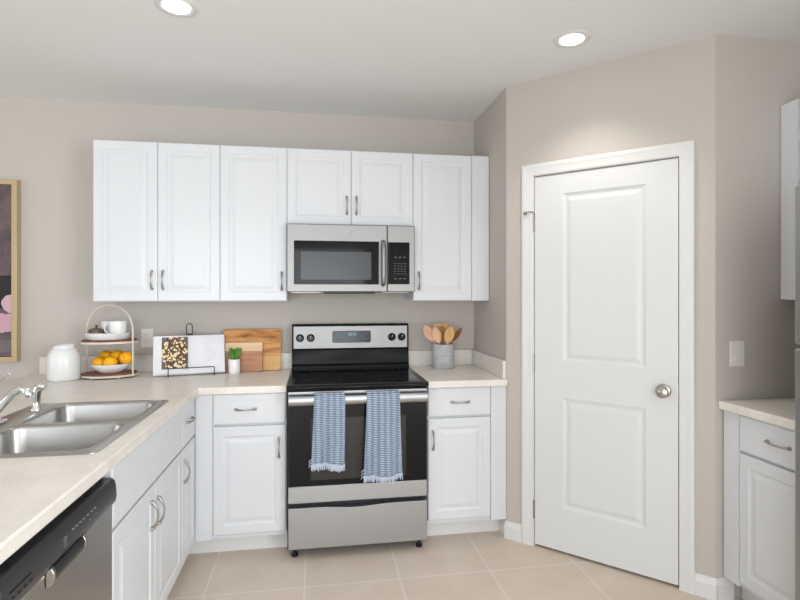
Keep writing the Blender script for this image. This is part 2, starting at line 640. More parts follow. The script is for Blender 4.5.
for hz in (1.80, 1.015, 0.205):
    h = MB()
    h.lathe([(0.0, -0.05), (0.0058, -0.05), (0.0058, 0.05), (0.0, 0.05)], (0.1645, -0.004, hz), 12)
    h.box(0.165, 0.172, -0.003, 0.001, hz - .05, hz + .05)
    h.build('hinge', M['nickel'], d1, smooth=True)
st = MB()
st.tube([(0.1645, -0.006, 1.856), (0.150, -0.024, 1.858), (0.128, -0.024, 1.852)], 0.004)
st.lathe([(0, -.008), (0.009, -.008), (0.009, .008), (0, .008)], (0.124, -0.024, 1.851), 12, 'x')
st.build('hinge_stop', M['nickel'], d1, smooth=True)
MB().box(0.8802, 0.8825, -0.001, 0.02, 0.895, 0.965).build('latch_plate', M['nickel'], d1)

# casing with a stepped profile, jamb behind it
C0, C1, CT = 0.097, 0.949, 2.122
cprof = [(0.0, 0.0), (0.0, -0.012), (0.005, -0.0165), (0.018, -0.0175), (0.030, -0.0145), (0.044, -0.0125), (0.058, -0.0115), (0.0645, -0.009), (0.0645, 0.0)]
cm = MB()


def casing(path_o, scale=1.0):
    vs, fs = [], []
    n = len(cprof)
    for (ox, oz, dx, dz) in path_o:
        for t, dpt in cprof:
            vs.append((ox + dx * t, dpt, oz + dz * t))
    for s in range(len(path_o) - 1):
        for i in range(n - 1):
            fs.append((s * n + i, s * n + i + 1, (s + 1) * n + i + 1, (s + 1) * n + i))
    fs.append(tuple(range(n)))
    fs.append(tuple((len(path_o) - 1) * n + i for i in range(n)))
    cm.add(vs, fs)


casing([(C0, 0, 1, 0), (C0, CT, 1, -1), (C1, CT, -1, -1), (C1, 0, -1, 0)])
ct = struct('trim_1', cm, M['trim'])
ct.location = (XS, YS, 0)
ct.rotation_euler = (0, 0, A45)
jm = MB()
jm.box(0.158, 0.1665, 0.0, 0.1, 0, 2.064).box(0.8845, 0.893, 0.0, 0.1, 0, 2.064).box(0.1665, 0.8845, 0.0, 0.1, 2.0555, 2.064)
jm.box(0.1665, 0.178, 0.038, 0.06, 0, 2.0555).box(0.873, 0.8845, 0.038, 0.06, 0, 2.0555).box(0.178, 0.873, 0.038, 0.06, 2.044, 2.0555)
jo = struct('trim_2', jm, M['trim'])
jo.location = (XS, YS, 0)
jo.rotation_euler = (0, 0, A45)


# baseboards
def base_profile(mb, x0, x1):
    pr = [(0.0, 0.0), (-0.014, 0.0), (-0.014, 0.068), (-0.010, 0.080), (-0.006, 0.086), (-0.003, 0.098), (0.0, 0.098)]
    return mb.prism_x(pr, x0, x1)


bb = struct('baseboard_angled', base_profile(base_profile(MB(), 0.0, C0), C1, LA + 0.006), M['trim'])
bb.location = (XS, YS, 0)
bb.rotation_euler = (0, 0, A45)
bb = struct('baseboard_return', base_profile(MB(), 0, 0.085), M['trim'])
bb.location = (XD, YD, 0)
bb = struct('baseboard_side', base_profile(MB(), 0, 0.07), M['trim'])
bb.location = (XS, YS + 0.07, 0)
bb.rotation_euler = (0, 0, -PI / 2)
bb = struct('baseboard_back', base_profile(MB(), XL, -0.02), M['trim'])


# ------------------------------------------------------------------ cabinets
DOORP = [(0.0, 0.005), (0.002, 0.002), (0.006, 0.0), (0.050, 0.0), (0.054, 0.0035), (0.060, 0.0055), (0.068, 0.0055), (0.084, 0.0015), (0.090, 0.0005)]
SLABP = [(0.0, 0.005), (0.002, 0.002), (0.007, 0.0), (0.012, 0.0)]


def pull(parent, cx, cz, y, vertical=True, L=0.102):
    """bow pull with thick feet and a thin raised middle"""
    pts, rs = [], []
    n = 16
    for i in range(n + 1):
        t = -1 + 2 * i / n
        s = t * L / 2
        out = 0.006 + 0.020 * (1 - abs(t) ** 2.2)
        side = 0.0
        pts.append((cx + side, y - out, cz + s) if vertical else (cx + s, y - out, cz + side))
        rs.append(0.0033 + 0.0030 * abs(t) ** 1.5)
    mb = MB().tube(pts, rs, 10)
    for s in (-1, 1):
        c = (cx, y, cz + s * L / 2) if vertical else (cx + s * L / 2, y, cz)
        mb.lathe([(0, 0), (0.0085, 0), (0.0085, -0.003), (0.0065, -0.008), (0.005, -0.014), (0, -0.016)], c, 14, 'y')
    return mb.build('pull', M['nickel'], parent, smooth=True)


def front(kind, parent, x0, x1, z0, z1, pl=None, label=None):
    """door or drawer front; local front plane of the carcass is y = 0"""
    mb = MB().rings(x0, x1, z0, z1, DOORP if kind == 'door' else SLABP, y=-0.020, back=0.019)
    o = mb.build(kind, M['cab'], parent)
    if pl:
        cx, cz, vert = pl
        pull(o, cx, cz, -0.020, vert)
    return o


def wall_cab(label, x0, x1, z0, z1, doors, filler=None):
    t = thing('wall_cabinet', label, 'cabinet', (x0, -0.305, z0), 0, 'white wall cabinets')
    w_ = x1 - x0
    MB().box(0.0005, w_ - 0.0005, 0.0, 0.3045, 0, z1 - z0).build('carcass', M['cab'], t)
    for a, b, pl in doors:
        front('door', t, a - x0, b - x0, 0.002, z1 - z0 - 0.002, (pl[0] - x0, pl[1] - z0, True))
    if filler:
        MB().box(filler[0] - x0, filler[1] - x0 - 0.001, -0.0195, 0.0, 0.002, z1 - z0 - 0.002).build('filler_strip', M['cab'], t)
    return t


ZB, ZT = 1.3585, 2.2725
wall_cab('tall white two-door wall cabinet at the left end, above the tray stand', 0.0, 0.685, ZB, ZT,
         [(0.001, 0.3417, (0.313, 1.481)), (0.3433, 0.6842, (0.373, 1.481))])
wall_cab('narrow single-door white wall cabinet left of the microwave', 0.685, 1.067, ZB, ZT,
         [(0.6858, 1.0662, (1.036, 1.477))])
wall_cab('short white two-door wall cabinet directly above the microwave', 1.067, 1.829, 1.8155, ZT,
         [(1.0678, 1.4472, (1.421, 1.937)), (1.4488, 1.8282, (1.479, 1.937))])
wall_cab('single-door white wall cabinet right of the microwave, by the beige corner', 1.829, 2.316, ZB, ZT,
         [(1.8298, 2.2042, (1.866, 1.483))], (2.2055, 2.316))


def base_cab(label, loc, rz, w_, fronts, depth=0.58, extra=None, group='white base cabinets', kick=None, hollow=False):
    t = thing('base_cabinet', label, 'cabinet', loc, rz, group)
    k0, k1 = kick if kick else (0, w_)
    if hollow:                    # open inside for the sink bowls
        cm_ = MB().box(0.0005, 0.018, 0.0, depth, 0.105, 0.8735).box(w_ - 0.018, w_ - 0.0005, 0.0, depth, 0.105, 0.8735)
        cm_.box(0.018, w_ - 0.018, 0.0, depth, 0.105, 0.122).box(0.018, w_ - 0.018, depth - 0.012, depth, 0.122, 0.8735).box(0.018, w_ - 0.018, 0.0, 0.018, 0.122, 0.8735)
        cm_.build('carcass', M['cab'], t)
    else:
        MB().box(0.0005, w_ - 0.0005, 0.0, depth, 0.105, 0.8735).build('carcass', M['cab'], t)
    MB().box(k0 + 0.0005, k1 - 0.0005, 0.075, 0.09, 0.0, 0.105).build('toe_kick', M['kick'], t)
    for kd, x0, x1, z0, z1, pl in fronts:
        front(kd, t, x0, x1, z0, z1, pl)
    if extra:
        x0, x1 = extra
        MB().box(x0, x1, -0.0195, 0.0, 0.108, 0.8725).build('filler_strip', M['cab'], t)
    return t


ZD0, ZD1, ZW0, ZW1 = 0.128, 0.700, 0.711, 0.872
ZDL = 0.108
YF = -0.605
# back run, left and right of the range; local x = world x - loc.x
base_cab('white base cabinet with drawer left of the range, beside the corner', (0.602, YF, 0), 0, 1.081 - 0.602,
         [('drawer', 0.100, 0.475, ZW0, ZW1, (0.268, 0.790, False)), ('door', 0.100, 0.475, ZD0, ZD1, (0.440, 0.579, True))], extra=(0.013, 0.0988), kick=(-0.06, 0.479))
base_cab('white base cabinet with drawer right of the range, beside the pantry door', (1.855, YF, 0), 0, 2.317 - 1.855,
         [('drawer', 0.003, 0.370, ZW0, ZW1, (0.190, 0.790, False)), ('door', 0.003, 0.370, ZD0, ZD1, (0.032, 0.579, True))], extra=(0.3712, 0.461))
# left run faces +x: local x = world y - loc.y
XF = 0.595
t = base_cab('white base cabinet under the sink with false front and two doors', (XF, -1.735, 0), PI / 2, 0.845,
             [('false_front', 0.002, 0.8435, ZW0 - 0.043, ZW1, None),
              ('door', 0.002, 0.4252, ZDL, ZD1 - 0.042, (0.378, 0.553, True)), ('door', 0.4268, 0.8435, ZDL, ZD1 - 0.042, (0.458, 0.540, True))], hollow=True)
base_cab('narrow white corner base cabinet with one drawer over one door', (XF, -0.888, 0), PI / 2, 0.280,
         [('drawer', 0.001, 0.255, ZW0 - 0.043, ZW1, (0.128, 0.775, False)), ('door', 0.001, 0.255, ZDL, ZD1 - 0.042, (0.028, 0.553, True))], kick=(0, 0.33))
# right run faces -x: local x = -(world y - loc.y)
XG = 3.104
base_cab('white base cabinet with drawer against the right wall, beside the refrigerator', (XG, YD - 0.006, 0), -PI / 2, 0.448,
         [('drawer', 0.088, 0.445, ZW0, ZW1 - .004, (0.288, 0.792, False)), ('door', 0.088, 0.445, ZD0, ZD1, (0.410, 0.58, True))], extra=(0.002, 0.0868))
t = thing('wall_cabinet', 'white wall cabinet at the right edge, above the right counter', 'cabinet', (3.408, YD - 0.004, 1.3745), -PI / 2, 'white wall cabinets')
MB().box(0, 0.45, 0, 0.278, 0, 0.912).build('carcass', M['cab'], t)
MB().box(0.0, 0.0888, -0.0195, 0.0, 0.002, 0.910).build('filler_strip', M['cab'], t)
front('door', t, 0.090, 0.447, 0.002, 0.910, (0.41, 0.11, True))

# ------------------------------------------------------------------ worktops
CZ0, CZ1 = 0.874, 0.914
SX0, SX1, SY0, SY1 = 0.050, 0.552, -1.742, -0.962      # sink cut-out
ct = MB()
# top laid out as blocks round the sink hole
XE, YE = 0.634, -2.70
XB = -0.45
blocks = [(XB, XE, SY1, -0.001), (XB, SX0, SY0, SY1), (SX1, XE, SY0, SY1), (XB, XE, YE, SY0)]
gx = [XB, SX0, SX1, XE, 1.083]
gy = [YE, SY0, SY1, -0.645, -0.001]


def slab(cells):
    """cells of a grid joined into one slab with outer sides only"""
    bm = bmesh.new()
    vd = {}

    def V(x, y, z):
        key = (round(x, 5), round(y, 5), z)
        if key not in vd:
            vd[key] = bm.verts.new((x, y, z))
        return vd[key]
    for i, j in cells:
        x0, x1, y0, y1 = gx[i], gx[i + 1], gy[j], gy[j + 1]
        bm.faces.new([V(x0, y0, CZ1), V(x1, y0, CZ1), V(x1, y1, CZ1), V(x0, y1, CZ1)])
        bm.faces.new([V(x0, y1, CZ0), V(x1, y1, CZ0), V(x1, y0, CZ0), V(x0, y0, CZ0)])
        for (di, dj, a, b) in ((-1, 0, (x0, y1), (x0, y0)), (1, 0, (x1, y0), (x1, y1)), (0, -1, (x0, y0), (x1, y0)), (0, 1, (x1, y1), (x0, y1))):
            if (i + di, j + dj) not in cells:
                bm.faces.new([V(*a, CZ0), V(*b, CZ0), V(*b, CZ1), V(*a, CZ1)])
    vs = [tuple(v.co) for v in bm.verts]
    bm.verts.index_update()
    fs = [tuple(v.index for v in f.verts) for f in bm.faces]
    bm.free()
    return MB().add(vs, fs)


cells = {(i, j) for i in range(3) for j in range(4)} - {(1, 1)} | {(3, 3)}
co = slab(cells).build('countertop', M['counter'], bevel=0.006, seg=3)
tag(co, 'cream L-shaped laminate countertop holding the sink and running to the range', 'countertop')
MB().box(-0.42, 1.083, -0.0195, -0.001, CZ1, 1.017).build('backsplash', M['counter'], co, bevel=0.003)
co2 = MB().box(1.853, XS - 0.0005, -0.645, -0.001, CZ0, CZ1).build('countertop', M['counter'], bevel=0.006, seg=3)
tag(co2, 'short cream laminate countertop between the range and the pantry corner', 'countertop')
s_ = MB().box(1.853, XS - 0.0205, -0.0195, -0.001, CZ1, 1.017).box(XS - 0.020, XS - 0.0005, -0.62, -0.001, CZ1, 1.017)
s_.build('backsplash', M['counter'], co2, bevel=0.003)
co3 = MB().box(3.061, XR - 0.001, -1.806, YD - 0.001, CZ0, CZ1).build('countertop', M['counter'], bevel=0.006, seg=3)
tag(co3, 'short cream laminate countertop at the right edge under the light switch', 'countertop')

# ------------------------------------------------------------------ sink, faucet, sprayer
sk = thing('kitchen_sink', 'double-bowl stainless steel drop-in sink set in the cream countertop', 'sink', (0.305, -1.352, CZ1))


def rrect(x0, x1, y0, y1, r, n=5):
    pts = []
    for cx, cy, a0 in ((x1 - r, y0 + r, -PI / 2), (x1 - r, y1 - r, 0), (x0 + r, y1 - r, PI / 2), (x0 + r, y0 + r, PI)):
        for i in range(n + 1):
            a = a0 + PI / 2 * i / n
            pts.append((cx + r * math.cos(a), cy + r * math.sin(a)))
    return pts


def sink_mesh():
    bm = bmesh.new()
    X0, X1, Y0, Y1 = -0.288, 0.268, -0.404, 0.404        # rim outside
    bx0, bx1 = -0.170, 0.232
    bowls = [(bx0, bx1, 0.018, 0.372), (bx0, bx1, -0.372, -0.018)]
    outer = rrect(X0, X1, Y0, Y1, 0.03)
    zt = 0.004
    ov = [bm.verts.new((x, y, zt)) for x, y in outer]
    lo = [bm.verts.new((x + (0.004 if x > 0 else -0.004), y + (0.004 if y > 0 else -0.004), 0.0005)) for x, y in outer]
    n = len(ov)
    for i in range(n):
        bm.faces.new([lo[i], lo[(i + 1) % n], ov[(i + 1) % n], ov[i]])
    edges = [bm.edges.get((ov[i], ov[(i + 1) % n])) for i in range(n)]
    tops = []
    for b in bowls:
        ring = [bm.verts.new((x, y, zt)) for x, y in rrect(*b, 0.05)]
        m_ = len(ring)
        for i in range(m_):
            edges.append(bm.edges.new((ring[i], ring[(i + 1) % m_])))
        tops.append(ring)
    bmesh.ops.triangle_fill(bm, edges=edges, use_beauty=True, use_dissolve=False)
    for b, ring in zip(bowls, tops):
        prev = ring
        m_ = len(ring)
        cx, cy = (b[0] + b[1]) / 2, (b[2] + b[3]) / 2
        for z, ins, r in ((0.0025, 0.002, 0.05), (-0.002, 0.005, 0.05), (-0.007, 0.0065, 0.05), (-0.175, 0.014, 0.05), (-0.198, 0.026, 0.05), (-0.207, 0.050, 0.06), (-0.210, 0.10, 0.04)):
            nx = [bm.verts.new((x, y, z)) for x, y in rrect(b[0] + ins, b[1] - ins, b[2] + ins, b[3] - ins, min(r, (b[3] - b[2]) / 2 - ins - 0.005))]
            for i in range(m_):
                bm.faces.new([prev[i], prev[(i + 1) % m_], nx[(i + 1) % m_], nx[i]])
            prev = nx
        bm.faces.new(prev)
    vs = [tuple(v.co) for v in bm.verts]
    bm.verts.index_update()
    fs = [tuple(v.index for v in f.verts) for f in bm.faces]
    bm.free()
    return MB().add(vs, fs)


so = sink_mesh().build('basin', M['steel_sink'], sk, smooth=True, angle=50)
for cy in (0.195, -0.195):
    dm = MB().lathe([(0.0, 0.0), (0.046, 0.0), (0.044, 0.004), (0.030, 0.002), (0.028, -0.0005), (0.0, -0.0005)], (0.03, cy, -0.2095), 24)
    dm.build('drain', M['chrome'], sk, smooth=True)

fz = CZ1 + 0.0045
fa = thing('faucet', 'chrome single-lever faucet with curved spout on the sink deck', 'faucet', (0.058, -1.36, fz))
fb = MB().prism(rrect(-0.030, 0.030, -0.082, 0.082, 0.028), 0.0, 0.012)
fb.build('base_plate', M['chrome'], fa, bevel=0.004)
MB().lathe([(0, 0.012), (0.027, 0.012), (0.025, 0.030), (0.023, 0.085), (0.026, 0.100), (0.025, 0.118), (0.017, 0.130), (0, 0.134)], (-0.005, 0, 0), 28).build('body', M['chrome'], fa, smooth=True)
sp = [(p - 0.060, 0, z - fz - 0.004) for p, z in ((0.055, 0.950), (0.074, 0.965), (0.092, 0.984), (0.108, 1.004), (0.123, 1.023), (0.138, 1.039), (0.152, 1.050), (0.166, 1.055), (0.178, 1.052), (0.187, 1.044))]
fs_ = MB().tube(sp, [0.0145 - 0.002 * i / 9 for i in range(10)], 14)
fs_.build('spout', M['chrome'], fa, smooth=True)
MB().tube([(0.121, 0, 0.1275), (0.1255, 0, 0.1235), (0.136, 0, 0.112), (0.139, 0, 0.108)], [0.0135, 0.0155, 0.0155, 0.0135], 18).build('aerator', M['chrome'], fa, smooth=True)
MB().tube([(-0.005, 0, 0.128), (0.010, 0, 0.142), (0.035, 0, 0.168), (0.058, 0, 0.186), (0.068, 0, 0.191)], [0.010, 0.008, 0.006, 0.0055, 0.006], 12).build('lever', M['chrome'], fa, smooth=True)

sy = thing('side_sprayer', 'small chrome side sprayer standing upright behind the faucet spout', 'sprayer', (0.084, -1.085, fz))
MB().lathe([(0, 0), (0.022, 0), (0.021, 0.006), (0.015, 0.014), (0.013, 0.030), (0, 0.030)], (0, 0, 0), 22).build('holder', M['chrome'], sy, smooth=True)
MB().tube([(0, 0, 0.028), (0, 0, 0.050), (0.002, 0, 0.074), (0.006, 0, 0.090), (0.018, 0, 0.099), (0.034, 0, 0.096)], [0.013, 0.0155, 0.0165, 0.018, 0.019, 0.015], 14).build('spray_head', M['chrome'], sy, smooth=True)

# ------------------------------------------------------------------ dishwasher (faces +x, local x = world y - loc.y)
dw = thing('dishwasher', 'stainless dishwasher with black control panel under the left counter', 'dishwasher', (0.600, -2.340, 0), PI / 2)
MB().box(0.002, 0.596, 0.01, 0.56, 0.03, 0.868).build('tub', M['grey_dark'], dw)
MB().box(0.003, 0.595, 0.02, 0.04, 0.0, 0.10).build('toe_panel', M['black'], dw)
MB().box(0.003, 0.595, -0.018, 0.01, 0.105, 0.7515).build('door', M['steel_y'], dw, bevel=0.004)
pp = [(0.01, 0.836), (-0.016, 0.836), (-0.025, 0.828), (-0.029, 0.812), (-0.031, 0.780), (-0.028, 0.764), (-0.0185, 0.752), (0.01, 0.752)]
cp = MB().prism_x(pp, 0.002, 0.596).build('control_panel', M['panel_black'], dw, bevel=0.003)
hm = MB().prism_x([(-0.0185, 0.758), (-0.030, 0.762), (-0.036, 0.750), (-0.034, 0.732), (-0.027, 0.722), (-0.0185, 0.722)], 0.205, 0.360)
hm.build('pocket_handle', M['black'], dw, bevel=0.002)
for x_ in (0.193, 0.3605):
    MB().prism_x([(-0.0185, 0.760), (-0.031, 0.764), (-0.038, 0.750), (-0.036, 0.731), (-0.028, 0.719), (-0.0185, 0.717)], x_, x_ + 0.0115).build('handle_cap', M['nickel'], dw, bevel=0.002)
marks = [(x_, 0.8048, 0.010, 0.0024) for x_ in (0.30, 0.32, 0.34, 0.36, 0.385, 0.41, 0.43)]
marks += [(0.255, 0.782 + i * 0.007, 0.015, 0.0015) for i in range(4)] + [(0.40, 0.786, 0.004, 0.004), (0.44, 0.786, 0.004, 0.004)]
for x_, z_, w_, h_ in marks:
    MB().box(x_, x_ + w_, -0.0312, -0.028, z_, z_ + h_).build('panel_mark', M['mark'], cp)
vt = MB()
vt.box(0.03, 0.11, -0.0311, -0.028, 0.797, 0.801)
for i in range(4):
    vt.box(0.035 + i * 0.022, 0.047 + i * 0.022, -0.0313, -0.028, 0.782, 0.787)
vt.build('vent_slot', M['gap'], cp)
# end cabinet at the near end of the peninsula
base_cab('white base cabinet at the near end of the peninsula past the dishwasher', (XF, -2.68, 0), PI / 2, 0.335,
         [('drawer', 0.003, 0.332, ZW0 - .043, ZW1, (0.168, 0.775, False)), ('door', 0.003, 0.332, ZDL, ZD1 - .042, (0.30, 0.55, True))])

# ------------------------------------------------------------------ range
RX = 1.465
rg = thing('range', 'freestanding electric range, stainless steel with a black glass cooktop', 'range', (RX, 0, 0))
HW = 0.378
MB().box(-HW, HW, -0.655, -0.012, 0.040, 0.898).build('body', M['black'], rg, bevel=0.004)
for fx in (-0.345, 0.332):
    for fy in (-0.64, -0.08):
        MB().lathe([(0, 0), (0.018, 0), (0.018, 0.012), (0.010, 0.016), (0.010, 0.046), (0, 0.046)], (fx + 0.006, fy, 0), 16).build('foot', M['black'], rg, smooth=True)
# cooktop with thick rounded front lip
ck = MB().prism_x([(-0.075, 0.895), (-0.690, 0.895), (-0.703, 0.900), (-0.706, 0.910), (-0.700, 0.917), (-0.690, 0.920), (-0.075, 0.920)], -HW - 0.002, HW + 0.002)
cko = ck.build('cooktop', M['blackgloss'], rg, bevel=0.002)
MB().box(-0.345, 0.345, -0.665, -0.090, 0.9195, 0.9212).build('cooktop_glass', M['blackglass'], rg)
for bx, by, br in ((-0.19, -0.50, 0.105), (0.19, -0.50, 0.088), (-0.19, -0.22, 0.075), (0.19, -0.22, 0.105)):
    bm_ = MB()
    for r_ in (br, br * 0.62):
        n = 48
        vs = [((r_ + d) * math.cos(2 * PI * i / n) + bx, (r_ + d) * math.sin(2 * PI * i / n) + by, 0.92145) for d in (0, 0.0022) for i in range(n)]
        bm_.add(vs, [(i, (i + 1) % n, n + (i + 1) % n, n + i) for i in range(n)])
    bm_.build('burner_mark', mat('burner_print', (0.05, 0.05, 0.052), 0.3), rg)
# backguard
bg = MB().prism_x([(-0.012, 0.90), (-0.090, 0.90), (-0.090, 0.936), (-0.076, 0.948), (-0.068, 1.038), (-0.072, 1.044), (-0.066, 1.197), (-0.055, 1.205), (-0.012, 1.205)], -0.381, 0.381)
bgo = bg.build('backguard', M['riser'], rg, bevel=0.003)
fp = MB().prism_x([(-0.060, 1.048), (-0.0745, 1.048), (-0.0690, 1.192), (-0.055, 1.192)], -0.371, 0.371)
fpo = fp.build('control_panel', M['steel_satin'], rg, bevel=0.0015)


def bgy(z):
    return -0.0745 + (z - 1.048) * (0.0055 / 0.144)


dp = MB().prism_y(rrect(-0.123, 0.127, 1.084, 1.160, 0.010), -0.080, -0.066)
dpo = dp.build('display', M['display'], rg, bevel=0.0015)
for x_ in (-0.105, -0.085, -0.050, 0.065, 0.095):
    MB().box(x_, x_ + 0.013, -0.0806, -0.079, 1.138, 1.142).build('button', M['markdim'], dpo)
for i in range(9):
    MB().box(-0.108 + i * 0.0255, -0.096 + i * 0.0255, -0.0806, -0.079, 1.102, 1.108).build('button', M['markdim'], dpo)
dg = MB()
for i, x_ in enumerate((-0.018, -0.006, 0.010, 0.022)):
    # seven-segment style figures
    dg.box(x_, x_ + 0.0085, -0.0808, -0.079, 1.1455, 1.1475).box(x_, x_ + 0.0085, -0.0808, -0.079, 1.1305, 1.1325)
    dg.box(x_ + 0.0065, x_ + 0.0085, -0.0808, -0.079, 1.1305, 1.1475).box(x_, x_ + 0.002, -0.0808, -0.079, 1.1305, 1.1475)
dg.build('clock_digits', M['digits'], dpo)
for kx in (-0.330, -0.262, 0.268, 0.334):
    kb = MB().lathe([(0, 0), (0.026, 0), (0.0255, -0.004), (0.022, -0.006), (0.021, -0.018), (0.017, -0.022), (0, -0.0225)], (kx, -0.072, 1.117), 28, 'y')
    kb.box(kx - 0.0045, kx + 0.0045, -0.101, -0.088, 1.099, 1.135)
    ko = kb.build('knob', M['blackgloss'], rg, bevel=0.0012, angle=35)
    MB().box(kx - 0.0012, kx + 0.0012, -0.1016, -0.100, 1.118, 1.134).build('pointer', M['plate'], ko)
# oven door: steel top rail, black glass, steel bottom rail
DWX = 0.371
od = thing_door = MB().box(-DWX, DWX, -0.690, -0.657, 0.300, 0.886).build('oven_door', M['black'], rg, bevel=0.003)
MB().box(-DWX, DWX, -0.6955, -0.690, 0.862, 0.887).build('top_rail', M['steel'], od, bevel=0.002)
MB().box(-DWX + 0.001, DWX - 0.001, -0.6945, -0.690, 0.388, 0.861).build('door_glass', M['blackglass'], od, bevel=0.001)
MB().box(-0.255, 0.255, -0.6950, -0.6944, 0.418, 0.745).build('window', M['window_glass'], od)
MB().box(-DWX, DWX, -0.6965, -0.690, 0.300, 0.387).build('bottom_rail', M['steel'], od, bevel=0.002)
hb = MB()
hb.prism_x([(-0.700 - 0.0, 0.873), (-0.722, 0.876), (-0.742, 0.868), (-0.748, 0.852), (-0.746, 0.832), (-0.738, 0.822), (-0.728, 0.822), (-0.734, 0.838), (-0.733, 0.856), (-0.722, 0.862), (-0.700, 0.860)], -0.368, 0.368)
hb.build('handle', M['steel'], od, bevel=0.002, angle=50)
for sx in (-1, 1):
    a, b_ = sorted((sx * 0.368, sx * 0.345))
    MB().box(a, b_, -0.7345, -0.690, 0.824, 0.861).build('handle_bracket', M['steel'], od, bevel=0.002)
# storage drawer: scooped top edge
poly = [(-DWX, 0.058), (DWX, 0.058), (DWX, 0.274)]
for i in range(21):
    x_ = DWX - 2 * DWX * i / 20
    if abs(x_) < 0.2001:
        pass
    dz = 0.010 * (0.5 + 0.5 * math.cos(PI * min(1, abs(x_ + 0.02) / 0.19)))
    poly.append((x_, 0.274 - dz))
poly.append((-DWX, 0.274))
# drop the doubled end points
pl2 = []
for p in poly:
    if not pl2 or (abs(p[0] - pl2[-1][0]) + abs(p[1] - pl2[-1][1])) > 1e-5:
        pl2.append(p)
if abs(pl2[0][0] - pl2[-1][0]) + abs(pl2[0][1] - pl2[-1][1]) < 1e-5:
    pl2.pop()
MB().prism_y(pl2, -0.6965, -0.657).build('storage_drawer', M['steel'], rg, bevel=0.002)


# ------------------------------------------------------------------ towels over the oven handle
def towel(label, xt0, xt1, xb0, xb1, zf, zb, seed, ph):
    t = thing('dish_towel', label, 'towel', (RX, -0.735, 0.876), 0, 'blue dish towels on the oven handle')
    rnd = random.Random(seed)
    nu, path = 26, []
    # (y, z) along the cloth from the back hem, up over the bar, to the front hem, relative to the handle top
    zt_ = 0.876
    for i in range(10):
        path.append((-0.7155, zb + (0.868 - zb) * i / 9 if i < 9 else 0.872, 0.0))
    path[-1] = (-0.716, 0.8785, 0)
    path += [(-0.722, 0.8805, 0), (-0.735, 0.8785, 0), (-0.745, 0.8725, 0), (-0.7525, 0.860, 0), (-0.7535, 0.848, 0)]
    for i in range(1, 25):
        f = i / 24
        path.append((-0.7535, 0.848 + (zf - 0.848) * f, f))
    for k_ in range(10):
        path[k_] = (path[k_][0] if k_ > 0 else -0.7155, path[k_][1], 0)
    vs, fs = [], []
    for (y, z, f) in path:
        for i in range(nu + 1):
            u = i / nu
            x0 = xt0 + (xb0 - xt0) * f
            x1 = xt1 + (xb1 - xt1) * f
            x = x0 + (x1 - x0) * u
            amp = 0.0025 + 0.010 * f
            wv = amp * (math.sin(u * 2 * PI * 1.5 + ph) + 0.5 * math.sin(u * 2 * PI * 3.1 + ph * 2 + f * 2))
            yy = y - abs(f) ** 0.5 * 0.006 - (wv if f > 0 else 0.0)
            zz = z + (0.006 * math.sin(u * 5 + ph) * f)
            vs.append((x - RX, yy + 0.735, zz - 0.876))
    for a in range(len(path) - 1):
        for i in range(nu):
            q = a * (nu + 1) + i
            fs.append((q, q + 1, q + nu + 2, q + nu + 1))
    o = MB().add(vs, fs).build('cloth', M['towel'], t, smooth=True, angle=80)
    md = o.modifiers.new('thick', 'SOLIDIFY')
    md.thickness = 0.0035
    md.offset = 0.0
    fr = MB()
    base = (len(path) - 1) * (nu + 1)
    for i in range(nu * 2 + 1):
        u = i / (nu * 2)
        a = vs[base + int(u * nu)]
        b_ = vs[base + min(nu, int(u * nu) + 1)]
        fr_ = u * nu - int(u * nu)
        p = [a[k_] + (b_[k_] - a[k_]) * fr_ for k_ in range(3)]
        ln = 0.026 + rnd.random() * 0.012
        dx = rnd.uniform(-0.004, 0.004)
        fr.tube([(p[0], p[1], p[2] + 0.002), (p[0] + dx * .4, p[1] - 0.001, p[2] - ln * .5), (p[0] + dx, p[1] + rnd.uniform(-.003, .002), p[2] - ln)], [0.0025, 0.0023, 0.0015], 6)
    # side threads at the lower left corner
    for i in range(3):
        p = vs[base - i * (nu + 1)]
        fr.tube([(p[0] + 0.002, p[1], p[2]), (p[0] - 0.008, p[1], p[2] - 0.004), (p[0] - 0.014, p[1], p[2] - 0.014)], [0.002, 0.002, 0.001], 5)
    fr.build('fringe', M['fringe'], t, smooth=True)
    return t


towel('blue woven dish towel hung on the left of the oven handle', 1.228, 1.388, 1.214, 1.386, 0.520, 0.62, 3, 0.4)
towel('longer blue woven dish towel hung right of centre on the oven handle', 1.502, 1.678, 1.484, 1.690, 0.445, 0.55, 8, 2.1)

# ------------------------------------------------------------------ microwave
mw = thing('microwave', 'stainless over-the-range microwave with black glass door above the range', 'microwave', (1.448, 0, 1.410))
W2 = 0.378
MB().box(-W2, W2, -0.372, -0.002, 0.006, 0.404).build('body', M['grey_dark'], mw, bevel=0.002)
sx_ = 0.210                                     # seam between door and control side
md_ = MB()
DX0, DX1, DZ_0, DZ_1 = -W2, sx_, 0.004, 0.402
gx0, gx1, gz0, gz1 = -0.338, 0.160, 0.048, 0.304
fo = MB().rings(DX0, DX1, DZ_0, DZ_1, [(0, 0.004), (0.004, 0.0), (0.02, 0.0)], y=-0.392, back=0.0195)
dro = fo.build('door', M['steel_satin'], mw, smooth=True, angle=30)
MB().prism_y(rrect(gx0, gx1, gz0, gz1, 0.004), -0.3945, -0.388).build('door_glass', M['blackglass'], dro, bevel=0.001)
MB().prism_y(rrect(-0.298, 0.114, 0.076, 0.240, 0.006), -0.3952, -0.390).build('window', M['mwwindow'], dro)
hd = MB()
